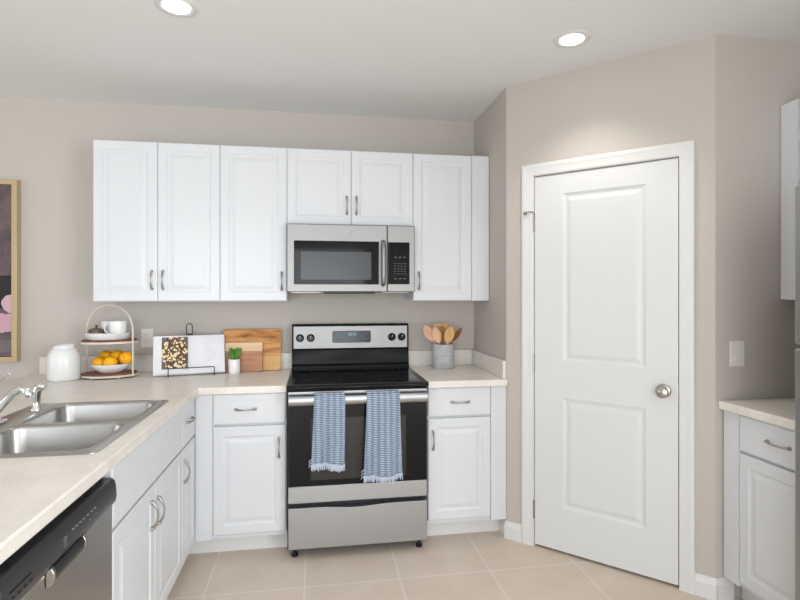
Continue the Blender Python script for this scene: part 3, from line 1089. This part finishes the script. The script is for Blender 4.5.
hd.tube([(0.185, -0.393, 0.046), (0.185, -0.412, 0.050), (0.185, -0.423, 0.062), (0.185, -0.427, 0.10), (0.185, -0.429, 0.175), (0.185, -0.427, 0.25), (0.185, -0.423, 0.288), (0.185, -0.412, 0.300), (0.185, -0.393, 0.304)], [0.011, 0.0125, 0.013, 0.0135, 0.0135, 0.0135, 0.013, 0.0125, 0.011], 14)
hd.build('handle', M['steel_satin'], dro, smooth=True, angle=60)
MB().lathe([(0, 0), (0.011, 0), (0.010, -0.0015), (0, -0.0015)], (-0.003, -0.392, 0.352), 24, 'y').build('emblem', M['emblem'], dro)
cs = MB().rings(sx_ + 0.002, W2, DZ_0, DZ_1, [(0, 0.004), (0.004, 0.0), (0.02, 0.0)], y=-0.392, back=0.0195)
cso = cs.build('control_side', M['steel_satin'], mw, smooth=True, angle=30)
cpn = MB().prism_y(rrect(0.205 + 0.010, 0.346, 0.050, 0.302, 0.003), -0.3945, -0.3921).build('control_panel', M['blackglass'], mw, bevel=0.0008)
keys = [(0.252 + c_ * 0.020, 0.110 + r_ * 0.0155, 0.011, 0.0035) for r_ in range(5) for c_ in range(4)]
keys += [(0.256 + c_ * 0.026, 0.209, 0.012, 0.006) for c_ in range(3)] + [(0.254 + c_ * 0.027, 0.081, 0.015, 0.005) for c_ in range(3)]
for x_, z_, w_, h_ in keys:
    MB().box(x_, x_ + w_, -0.3950, -0.394, z_, z_ + h_).build('key', M['markdim'], cpn)
un = MB().box(-0.16, 0.14, -0.388, -0.05, -0.007, 0.0058)
un.build('underside_vent', M['black'], mw, bevel=0.003)
for sx in (-1, 1):
    MB().box(sx * 0.27 - 0.085, sx * 0.27 + 0.085, -0.33, -0.10, 0.0, 0.0058).build('grease_filter', M['nickel'], mw)

# ------------------------------------------------------------------ refrigerator (faces -x; local x = -(world y - loc.y))
fr = thing('refrigerator', 'tall stainless steel refrigerator at the right edge of the photo', 'refrigerator', (3.06, -1.812, 0), -PI / 2)
MB().box(0.0, 0.83, 0.0, 0.62, 0.03, 1.800).build('body', M['grey_dark'], fr, bevel=0.004)
MB().box(0.004, 0.826, -0.085, -0.004, 0.10, 1.205).build('fridge_door', M['steel_y'], fr, bevel=0.008)
MB().box(0.004, 0.826, -0.085, -0.004, 1.218, 1.798).build('freezer_door', M['steel_y'], fr, bevel=0.008)
MB().box(0.01, 0.10, -0.07, 0.02, 1.8005, 1.824).build('hinge_cover', M['black'], fr, bevel=0.006)
MB().box(0.01, 0.82, 0.012, 0.05, 0.0, 0.029).build('base_grille', M['black'], fr)
MB().tube([(0.77, -0.086, 0.55), (0.77, -0.125, 0.57), (0.77, -0.13, 0.85), (0.77, -0.125, 1.15), (0.77, -0.086, 1.17)], 0.011, 12).build('handle', M['steel'], fr, smooth=True)
MB().tube([(0.77, -0.086, 1.26), (0.77, -0.125, 1.28), (0.77, -0.13, 1.42), (0.77, -0.125, 1.55), (0.77, -0.086, 1.57)], 0.011, 12).build('handle', M['steel'], fr, smooth=True)

# ------------------------------------------------------------------ ceiling lights
def downlight(loc, label):
    t = thing('recessed_light', label, 'ceiling light', loc, 0, 'recessed ceiling lights')
    MB().lathe([(0.052, 0.0), (0.056, -0.004), (0.070, -0.006), (0.082, -0.004), (0.086, 0.0)], (0, 0, 0), 40).build('trim_ring', M['trim'], t, smooth=True)
    MB().lathe([(0.0, -0.0055), (0.040, -0.0062), (0.054, -0.0050), (0.054, -0.002), (0.0, -0.002)], (0, 0, 0), 40).build('lens', M['lens'], t, smooth=True)
    d = bpy.data.lights.new('downlight', 'SPOT')
    d.energy = LAMP_POWER
    d.color = LAMP_COLOR
    d.spot_size = math.radians(112)
    d.spot_blend = 0.7
    d.shadow_soft_size = 0.05
    o = bpy.data.objects.new('downlight', d)
    COL.objects.link(o)
    o.parent = t
    o.location = (0, 0, -0.03)
    return t


downlight((0.668, -1.203, ZC), 'recessed ceiling light at the top left, above the sink side')
downlight((2.420, -1.203, ZC), 'recessed ceiling light at the top right, in front of the pantry wall')
downlight((0.668, -3.05, ZC), 'added unseen ceiling light over the near end of the peninsula, above the camera')  # from here down: unseen lamps added to brighten floor and counters
downlight((2.420, -3.05, ZC), 'added unseen ceiling light right of the camera, in front of the refrigerator')
downlight((0.668, -5.0, ZC), 'added unseen ceiling light behind the camera on the left')
downlight((2.420, -5.0, ZC), 'added unseen ceiling light behind the camera on the right')

# ------------------------------------------------------------------ wall plates
ol = thing('wall_outlet', 'white wall outlet on the back wall between the tray stand and cookbook', 'outlet', (0.190, 0, 1.124))
MB().prism_y(rrect(-0.036, 0.036, -0.059, 0.059, 0.006), -0.006, -0.0005).build('cover_plate', M['plate'], ol, bevel=0.002)
for dz in (-0.021, 0.021):
    r_ = MB().prism_y(rrect(-0.015, 0.015, dz - 0.014, dz + 0.014, 0.008), -0.008, -0.005).build('receptacle', M['plate'], ol, bevel=0.001)
    MB().box(-0.007, -0.005, -0.0084, -0.007, dz - 0.003, dz + 0.006).box(0.005, 0.007, -0.0084, -0.007, dz - 0.003, dz + 0.006).build('slots', M['slot'], r_)
sw = thing('light_switch', 'white rocker light switch on the beige wall right of the pantry door', 'light switch', (3.158, YD, 1.127))
MB().prism_y(rrect(-0.037, 0.037, -0.059, 0.059, 0.006), -0.006, -0.0005).build('cover_plate', M['plate'], sw, bevel=0.002)
MB().box(-0.0175, 0.0175, -0.007, -0.0055, -0.034, 0.034).build('rocker_frame', M['pagetext'], sw)
MB().prism_x([(-0.006, -0.031), (-0.011, -0.031), (-0.0075, 0.0), (-0.007, 0.031), (-0.006, 0.031)], -0.015, 0.015).build('rocker', M['plate'], sw)

# ------------------------------------------------------------------ framed painting
pt = thing('framed_painting', 'abstract painting in a gold frame at the left edge of the wall', 'painting', (-0.890, 0, 1.541))
PW, PH = 0.360, 0.545
fm = MB()
for x0, x1, z0, z1 in ((-PW, PW, PH - 0.030, PH), (-PW, PW, -PH, -PH + 0.030), (-PW, -PW + 0.030, -PH + 0.030, PH - 0.030), (PW - 0.030, PW, -PH + 0.030, PH - 0.030)):
    fm.box(x0, x1, -0.045, -0.001, z0, z1)
fm.build('frame', M['strap'], pt, bevel=0.0015)
MB().box(-PW + 0.033, PW - 0.033, -0.036, -0.004, -PH + 0.033, PH - 0.033).build('canvas', M['painting'], pt)

# ------------------------------------------------------------------ canister
cn = thing('canister', 'white rounded ceramic canister with slanted lid left of the tray stand', 'canister', (-0.174, -0.264, CZ1))
MB().lathe([(0.0, 0.0), (0.074, 0.0), (0.081, 0.005), (0.083, 0.03), (0.084, 0.10), (0.082, 0.130), (0.076, 0.154), (0.066, 0.172), (0.058, 0.180), (0, 0.180)], (0, 0, 0), 44).build('jar', M['ceramic'], cn, smooth=True, angle=50)
lm = MB()
n = 44
pf = [(0.056, 0.179), (0.0575, 0.183), (0.055, 0.188), (0.045, 0.195), (0.026, 0.199), (0.0, 0.200)]
vs, fs = [], []
for r_, h_ in pf:
    for i in range(n):
        a = 2 * PI * i / n
        x_ = r_ * math.cos(a)
        vs.append((x_, r_ * math.sin(a), h_ + (0.10 * max(0, x_ + 0.06) * (1 if h_ > 0.183 else 0))))
for k_ in range(len(pf) - 1):
    for i in range(n):
        j = (i + 1) % n
        fs.append((k_ * n + i, k_ * n + j, (k_ + 1) * n + j, (k_ + 1) * n + i))
fs.append(tuple(range(n)))
lm.add(vs, fs)
lm.build('lid', M['ceramic'], cn, smooth=True, angle=60)

# ------------------------------------------------------------------ two-tier tray stand
TC = Vector((0.040, -0.190, CZ1))
TR = 0.10
ts = thing('tiered_tray_stand', 'two-tier oval wood tray stand with cream metal hoop on the counter', 'tray stand', TC, TR)


def ell(a, b, n=48):
    return [(a * math.cos(2 * PI * i / n), b * math.sin(2 * PI * i / n)) for i in range(n)]


def hoop_ell(mb, a, b, z0, z1, th):
    n = 56
    vs, fs = [], []
    for aa, bb_, z in ((a, b, z0), (a, b, z1), (a - th, b - th, z1), (a - th, b - th, z0)):
        vs += [(x, y, z) for x, y in ell(aa, bb_, n)]
    for k_ in range(4):
        for i in range(n):
            fs.append((k_ * n + i, k_ * n + (i + 1) % n, ((k_ + 1) % 4) * n + (i + 1) % n, ((k_ + 1) % 4) * n + i))
    return mb.add(vs, fs)


TA, TB = 0.150, 0.110
for z_ in (0.012, 0.205):
    tr = MB().prism(ell(TA - 0.003, TB - 0.003), z_, z_ + 0.017).build('wood_tray', M['walnut'], ts, bevel=0.003)
    hoop_ell(MB(), TA, TB, z_ - 0.004, z_ + 0.007, 0.0028).build('tray_rim', M['cream'], tr, smooth=True)
HA = -0.34                                    # the hoop stands turned to the trays
ca, sa = math.cos(HA), math.sin(HA)
hr = 0.142
pts = []
for i in range(8):
    pts.append((hr * ca, hr * sa, 0.006 + 0.27 * i / 7))
for i in range(1, 20):
    a = PI * i / 20
    pts.append((hr * math.cos(a) * ca, hr * math.cos(a) * sa, 0.276 + 0.147 * math.sin(a)))
for i in range(8):
    pts.append((-hr * ca, -hr * sa, 0.276 - 0.27 * i / 7))
MB().tube(pts, 0.0052, 10).build('hoop', M['cream'], ts, smooth=True)
for a in (0.9, 2.3, 4.0, 5.3):
    MB().lathe([(0, 0), (0.009, 0), (0.010, 0.008), (0, 0.008)], (0.78 * TA * math.cos(a), 0.78 * TB * math.sin(a), 0.0), 14).build('foot', M['cream'], ts, smooth=True)

# upper tray: fluted dish, mugs, small brown pot
zU = TC.z + 0.2225
ds = MB().lathe([(0.0, 0.0), (0.100, 0.0), (0.106, 0.004), (0.115, 0.036), (0.117, 0.040), (0.113, 0.040), (0.103, 0.009), (0.0, 0.006)], (0, 0, 0), 96, sx=1.04, sy=0.85, ripple=(0.022, 32))
dso = ds.build('fluted_dish', M['ceramic'], smooth=True, angle=70)
dso.location = (TC.x - 0.005, TC.y - 0.006, zU)
dso.rotation_euler = (0, 0, TR)
tag(dso, 'white fluted oval dish on the upper tray of the stand', 'dish')


def mug(label, loc, rz, s=1.0):
    t = thing('mug', label, 'mug', loc, rz, 'white mugs on the tray stand')
    MB().lathe([(0, 0), (0.030 * s, 0), (0.034 * s, 0.004), (0.0395 * s, 0.03), (0.043 * s, 0.086 * s), (0.0425 * s, 0.088 * s), (0.040 * s, 0.086 * s), (0.036 * s, 0.03), (0.030 * s, 0.008), (0, 0.006)], (0, 0, 0), 36).build('cup', M['ceramic'], t, smooth=True, angle=60)
    MB().tube([(0.038 * s, 0, 0.072 * s), (0.056 * s, 0, 0.071 * s), (0.064 * s, 0, 0.055 * s), (0.060 * s, 0, 0.036 * s), (0.036 * s, 0, 0.020 * s)], 0.0045, 10).build('handle', M['ceramic'], t, smooth=True)
    return t


mug('white mug in front on the upper tray, handle to the left', (TC.x + 0.054, TC.y - 0.026, zU + 0.0085), PI + 0.15, 1.12)
mug('white mug standing behind the front mug on the upper tray', (TC.x - 0.016, TC.y + 0.044, zU + 0.0085), 2.4, 1.08)
bp = thing('lidded_pot', 'small brown lidded pot with a knob on the fluted dish', 'pot', (TC.x - 0.060, TC.y - 0.032, zU + 0.0085))
MB().lathe([(0, 0), (0.030, 0), (0.037, 0.010), (0.041, 0.026), (0.0405, 0.046), (0.038, 0.0495), (0, 0.0495)], (0, 0, 0), 30, ripple=(0.03, 12)).build('body', M['bronze'], bp, smooth=True)
lp = MB().lathe([(0.0385, 0.0497), (0.038, 0.053), (0.022, 0.059), (0.006, 0.061), (0.005, 0.065), (0.009, 0.070), (0.008, 0.077), (0, 0.079)], (0, 0, 0), 30)
lp.build('lid', M['bronze'], bp, smooth=True)

# lower tray: bowl of oranges
zL = TC.z + 0.0295
bo = MB().lathe([(0, 0), (0.052, 0), (0.060, 0.004), (0.088, 0.026), (0.101, 0.048), (0.1015, 0.051), (0.098, 0.051), (0.083, 0.028), (0.055, 0.010), (0, 0.008)], (0, 0, 0), 56, sx=1.04, sy=0.82).build('fruit_bowl', M['ceramic'], smooth=True, angle=60)
bo.location = (TC.x + 0.010, TC.y - 0.014, zL)
bo.rotation_euler = (0, 0, TR)
tag(bo, 'white oval bowl full of oranges on the lower tray', 'bowl')
OR = 0.0385
og0 = None
spots = [((-0.058, -0.006, 0.058), 'plump orange at the left of the white bowl'),
         ((0.012, -0.036, 0.060), 'front and centre orange in the white bowl'),
         ((0.086, -0.008, 0.083), 'rightmost orange, its dark stem spot facing forward'),
         ((0.022, 0.040, 0.088), 'topmost orange at the back middle of the white bowl'),
         ((-0.050, 0.068, 0.085), 'orange at the back left of the bowl, half hidden')]
for i, (p, lb) in enumerate(spots):
    loc = (TC.x + 0.010 + p[0], TC.y - 0.014 + p[1], zL + p[2])
    if og0 is None:
        og0 = thing('orange', lb, 'orange', loc, 0, 'oranges in the bowl')
        pr = [(OR * math.sin(PI * j / 18) * 1.0, -OR * 0.95 * math.cos(PI * j / 18)) for j in range(1, 18)]
        pr = [(0.0, -OR * 0.95)] + pr + [(0.0, OR * 0.93)]
        MB().lathe(pr, (0, 0, 0), 28).build('peel', M['orange'], og0, smooth=True, angle=70)
        MB().lathe([(0, 0), (0.0045, 0), (0.004, 0.0016), (0, 0.002)], (0, 0, OR * 0.928), 10).build('stem_scar', M['spoon_brown'], og0, smooth=True)
        o = og0
    else:
        o = copy_thing(og0, loc)
        o['label'] = lb
    o.rotation_euler = [(0.5, 0.4, 0), (-1.0, -0.3, 0), (1.35, 0.1, 0), (-.3, .5, 1), (.2, .2, 2)][i]

# ------------------------------------------------------------------ cookbook on its wire stand
BKX, BKY, BKR, TILT = 0.491, -0.205, 0.24, math.radians(17)
bk = thing('cookbook', 'open cookbook with a food photo on its left page, on the wire stand', 'book', (BKX, BKY, CZ1 + 0.008), BKR)
bk.rotation_euler = (-TILT, 0, BKR)
bk.rotation_mode = 'XYZ'
BW, BH = 0.197, 0.234


def page_half(sgn, thick):
    """curved block of pages on one side of the gutter; local -y faces out"""
    n = 14
    vs, fs = [], []
    for i in range(n + 1):
        u = i / n
        x_ = sgn * BW * u
        y_ = -thick * (1 - (1 - min(1, u * 1.6)) ** 2 * 0.75) - 0.002 + 0.010 * max(0, u - 0.75) * sgn * 0
        for z_ in (0.004, BH - 0.002):
            vs += [(x_, y_, z_), (x_, 0.0, z_)]
    for i in range(n):
        a, b_ = 4 * i, 4 * i + 4
        fs += [(a, b_, b_ + 2, a + 2), (a + 1, a + 3, b_ + 3, b_ + 1), (a, a + 1, b_ + 1, b_), (a + 2, b_ + 2, b_ + 3, a + 3)]
    fs += [(0, 2, 3, 1), (4 * n, 4 * n + 1, 4 * n + 3, 4 * n + 2)]
    return MB().add(vs, fs)


TH = 0.016
pgl = page_half(-1, TH).build('left_pages', M['page'], bk, smooth=True, angle=40)
pgr = page_half(1, TH * 0.8).build('right_pages', M['page'], bk, smooth=True, angle=40)
MB().box(-BW - 0.004, BW + 0.004, 0.0, 0.004, 0.0, BH + 0.002).build('cover', M['page'], bk)
pm = MB().box(-0.072, 0.072, -0.0004, 0.0, -0.096, 0.096)
po = pm.build('food_photo', M['photo'], bk)
po.location = (-0.082, -TH - 0.0026, 0.128)
tx = MB()
rnd = random.Random(4)
for i in range(14):
    z_ = 0.185 - i * 0.0095
    tx.box(0.085, 0.085 + 0.055 + rnd.uniform(-0.02, 0.015), -TH * 0.8 - 0.0028, -TH * 0.8 - 0.0021, z_, z_ + 0.002)
tx.build('text_lines', M['pagetext'], bk)

bs = thing('cookbook_stand', 'black wire cookbook stand with a loop showing above the open book', 'book stand', (BKX, BKY, CZ1), BKR)
q = math.sin(TILT)
zc = math.cos(TILT)
# front lip
MB().tube([(-0.118, 0.012, 0.004), (-0.118, -0.040, 0.004), (-0.118, -0.046, 0.010), (-0.118, -0.042, 0.048), (-0.116, -0.042, 0.051), (0.134, -0.042, 0.051), (0.136, -0.042, 0.048), (0.136, -0.046, 0.010), (0.136, -0.040, 0.004), (0.136, 0.012, 0.004)], 0.0026, 8).build('front_lip', M['wire'], bs, smooth=True)
yb = 0.012
# back plate wires following the tilt, loop at the top
def tp(x, h, off=0.010):
    return (x, yb + off * 0 + h * q / zc * 1.0, h)
MB().tube([(-0.118, 0.012, 0.004), tp(-0.10, 0.20), (-0.018, yb + 0.205 * q / zc, 0.205), (-0.018, yb + 0.29 * q / zc, 0.292), (-0.014, yb + 0.299 * q / zc, 0.299), (-0.007, yb + 0.304 * q / zc, 0.304), (0.005, yb + 0.304 * q / zc, 0.304), (0.012, yb + 0.299 * q / zc, 0.299), (0.016, yb + 0.29 * q / zc, 0.292), (0.016, yb + 0.205 * q / zc, 0.205), tp(0.10, 0.20), (0.136, 0.012, 0.004)], 0.0028, 8).build('back_wires', M['wire'], bs, smooth=True)
MB().box(-0.020, 0.018, yb + 0.240 * q / zc - 0.002, yb + 0.240 * q / zc + 0.002, 0.232, 0.246).build('loop_clip', M['wire'], bs)
MB().tube([(0.0, yb + 0.205 * q / zc, 0.205), (0.0, 0.135, 0.004)], 0.0026, 8).build('rear_leg', M['wire'], bs, smooth=True)

# ------------------------------------------------------------------ cutting boards and small plant
def board(label, loc, w_, h_, t_, tilt, rr, planks, group):
    """planks: (z0, z1, material) glued edge to edge"""
    t = thing('cutting_board', label, 'cutting board', loc, 0, group)
    t.rotation_euler = (-tilt, 0, 0)
    for i, (z0, z1, m_) in enumerate(planks):
        poly = []
        n = 6
        r0 = rr if i == 0 else 0.0
        r1 = rr if i == len(planks) - 1 else 0.0
        for cx, cz, a0, r_ in ((w_ / 2 - r0, z0 + r0, -PI / 2, r0), (w_ / 2 - r1, z1 - r1, 0, r1), (-w_ / 2 + r1, z1 - r1, PI / 2, r1), (-w_ / 2 + r0, z0 + r0, PI, r0)):
            if r_ == 0:
                poly.append((cx, cz))
            else:
                for k_ in range(n + 1):
                    a = a0 + PI / 2 * k_ / n
                    poly.append((cx + r_ * math.cos(a), cz + r_ * math.sin(a)))
        MB().prism_y(poly, -t_, 0.0).build('plank', m_, t)
    return t


board('large orange-brown wooden cutting board leaning against the back wall', (0.836, -0.070, CZ1 + 0.001), 0.356, 0.262, 0.018, math.radians(10), 0.018,
      [(0, 0.090, M['acacia_pale']), (0.090, 0.158, M['acacia']), (0.158, 0.262, M['acacia'])], 'cutting boards left of the range')
board('small two-tone cutting board, pale top edge, in front of the large one', (0.790, -0.110, CZ1 + 0.001), 0.225, 0.180, 0.016, math.radians(9), 0.0,
      [(0, 0.128, M['cherry']), (0.128, 0.180, M['maple'])], 'cutting boards left of the range')

pp_ = thing('potted_plant', 'small green plant in a white cylinder pot before the cutting boards', 'plant', (0.742, -0.165, CZ1))
MB().lathe([(0, 0), (0.030, 0), (0.033, 0.004), (0.0345, 0.02), (0.0345, 0.086), (0.0335, 0.088), (0.031, 0.086), (0.030, 0.076), (0, 0.076)], (0, 0, 0), 32).build('pot', M['ceramic'], pp_, smooth=True, angle=50)
MB().lathe([(0, 0.0765), (0.0295, 0.0765), (0.020, 0.080), (0, 0.081)], (0, 0, 0), 20).build('soil', M['soil'], pp_)
lf = MB()
rnd = random.Random(11)
for i in range(60):
    a = rnd.uniform(0, 2 * PI)
    r0 = rnd.uniform(0.002, 0.020)
    ln = rnd.uniform(0.050, 0.085)
    lean = rnd.uniform(0.05, 0.40)
    p0 = Vector((r0 * math.cos(a), r0 * math.sin(a), 0.079))
    d = Vector((math.cos(a) * math.sin(lean), math.sin(a) * math.sin(lean), math.cos(lean)))
    lf.tube([p0, p0 + d * ln * 0.35, p0 + d * ln * 0.75, p0 + d * ln], [0.0035, 0.0062, 0.0045, 0.0006], 6, flat=0.55)
lf.build('foliage', M['leaf'], pp_, smooth=True)

# ------------------------------------------------------------------ utensil crock
CRX, CRY = 2.066, -0.135
cr = thing('utensil_crock', 'grey concrete utensil crock right of the range, holding wooden spoons', 'crock', (CRX, CRY, CZ1))
CR, CH = 0.072, 0.158
MB().lathe([(0, 0), (CR - 0.003, 0), (CR, 0.003), (CR, CH - 0.002), (CR - 0.002, CH), (CR - 0.007, CH), (CR - 0.008, CH - 0.004), (CR - 0.008, 0.010), (0, 0.008)], (0, 0, 0), 44).build('pot', M['concrete'], cr, smooth=True, angle=50)
# pale script, two lines
wm = MB()
for row, (z_, x0, x1) in enumerate(((0.098, -0.008, 0.040), (0.072, -0.016, 0.042))):
    p = []
    for i in range(40):
        u = i / 39
        x_ = x0 + (x1 - x0) * u
        ang = x_ / CR - 0.25
        z2 = z_ + 0.007 * math.sin(u * 2 * PI * (4.5 + row)) * (1.0 if i % 13 else 1.4)
        p.append(((CR + 0.0003) * math.sin(ang + 0.15), -(CR + 0.0003) * math.cos(ang + 0.15), z2))
    wm.tube(p, 0.0012, 5)
wm.build('script_lettering', M['pagetext'], cr, smooth=True)


def utensil(label, bx, by, tx_, ty_, tz, hw, hl, m_, kind='spoon', turn=0.0):
    """handle from (bx,by) at the crock floor to the tip (tx,ty,tz); a head at the top"""
    t = thing('wooden_utensil', label, 'utensil', (CRX, CRY, CZ1), 0, 'wooden utensils in the crock')
    a, b_ = Vector((bx, by, 0.014)), Vector((tx_, ty_, tz))
    d = (b_ - a).normalized()
    L = (b_ - a).length
    neck = a + d * (L - hl)
    MB().tube([a, a + d * (L - hl) * 0.5, neck + d * 0.004], [0.006, 0.0055, 0.005], 10).build('handle', m_, t, smooth=True)
    # head: flattened outline swept about the axis, facing the kitchen (turned by `turn`)
    side = d.cross(Vector((math.sin(turn), math.cos(turn), 0))).normalized()
    nrm = side.cross(d).normalized()
    n, mring = 12, 14
    vs, fs = [], []
    for i in range(n + 1):
        u = i / n
        if kind == 'spoon':
            w_ = hw * max(0.12, math.sin(PI * min(1, (u * 0.92 + 0.03))) ** 0.7)
        else:
            w_ = hw * (0.25 + 0.75 * min(1, u * 2.2)) * (1 if u < 0.93 else 0.9)
        th = 0.0045
        c = neck + d * hl * u
        for k_ in range(mring):
            g = 2 * PI * k_ / mring
            dish = 0.006 * (1 - (math.cos(g)) ** 2) * (math.sin(PI * u)) if kind == 'spoon' else 0
            vs.append(c + side * (w_ * math.cos(g)) + nrm * (th * math.sin(g) + dish))
    for i in range(n):
        for k_ in range(mring):
            j = (k_ + 1) % mring
            fs.append((i * mring + k_, i * mring + j, (i + 1) * mring + j, (i + 1) * mring + k_))
    fs += [tuple(range(mring)), tuple(n * mring + k_ for k_ in range(mring))]
    MB().add(vs, fs).build('head', m_, t, smooth=True, angle=60)
    return t


utensil('leftmost peach-coloured wooden spoon leaning over the crock rim', 0.040, 0.004, -0.128, -0.012, 0.280, 0.033, 0.122, M['spoon_pink'], turn=0.1)
utensil('pinkish oval wooden spoon, second from the left in the crock', 0.016, -0.012, -0.070, -0.044, 0.272, 0.029, 0.112, M['spoon_pink'])
utensil('broad tan wooden spatula standing at the back of the crock', -0.004, 0.016, -0.004, 0.050, 0.290, 0.054, 0.105, M['spoon_tan'], 'spatula')
utensil('dark brown narrow wooden spoon in the middle of the crock', 0.004, -0.002, -0.012, -0.014, 0.275, 0.015, 0.09, M['spoon_brown'], 'spatula')
utensil('yellow-tan oval wooden spoon at the front right of the crock', -0.014, -0.014, 0.046, -0.040, 0.274, 0.033, 0.116, M['spoon_tan'])
utensil('thin brown wooden spoon seen edge-on, rightmost in the crock', -0.040, 0.002, 0.124, 0.004, 0.262, 0.026, 0.105, M['spoon_brown'], turn=1.2)
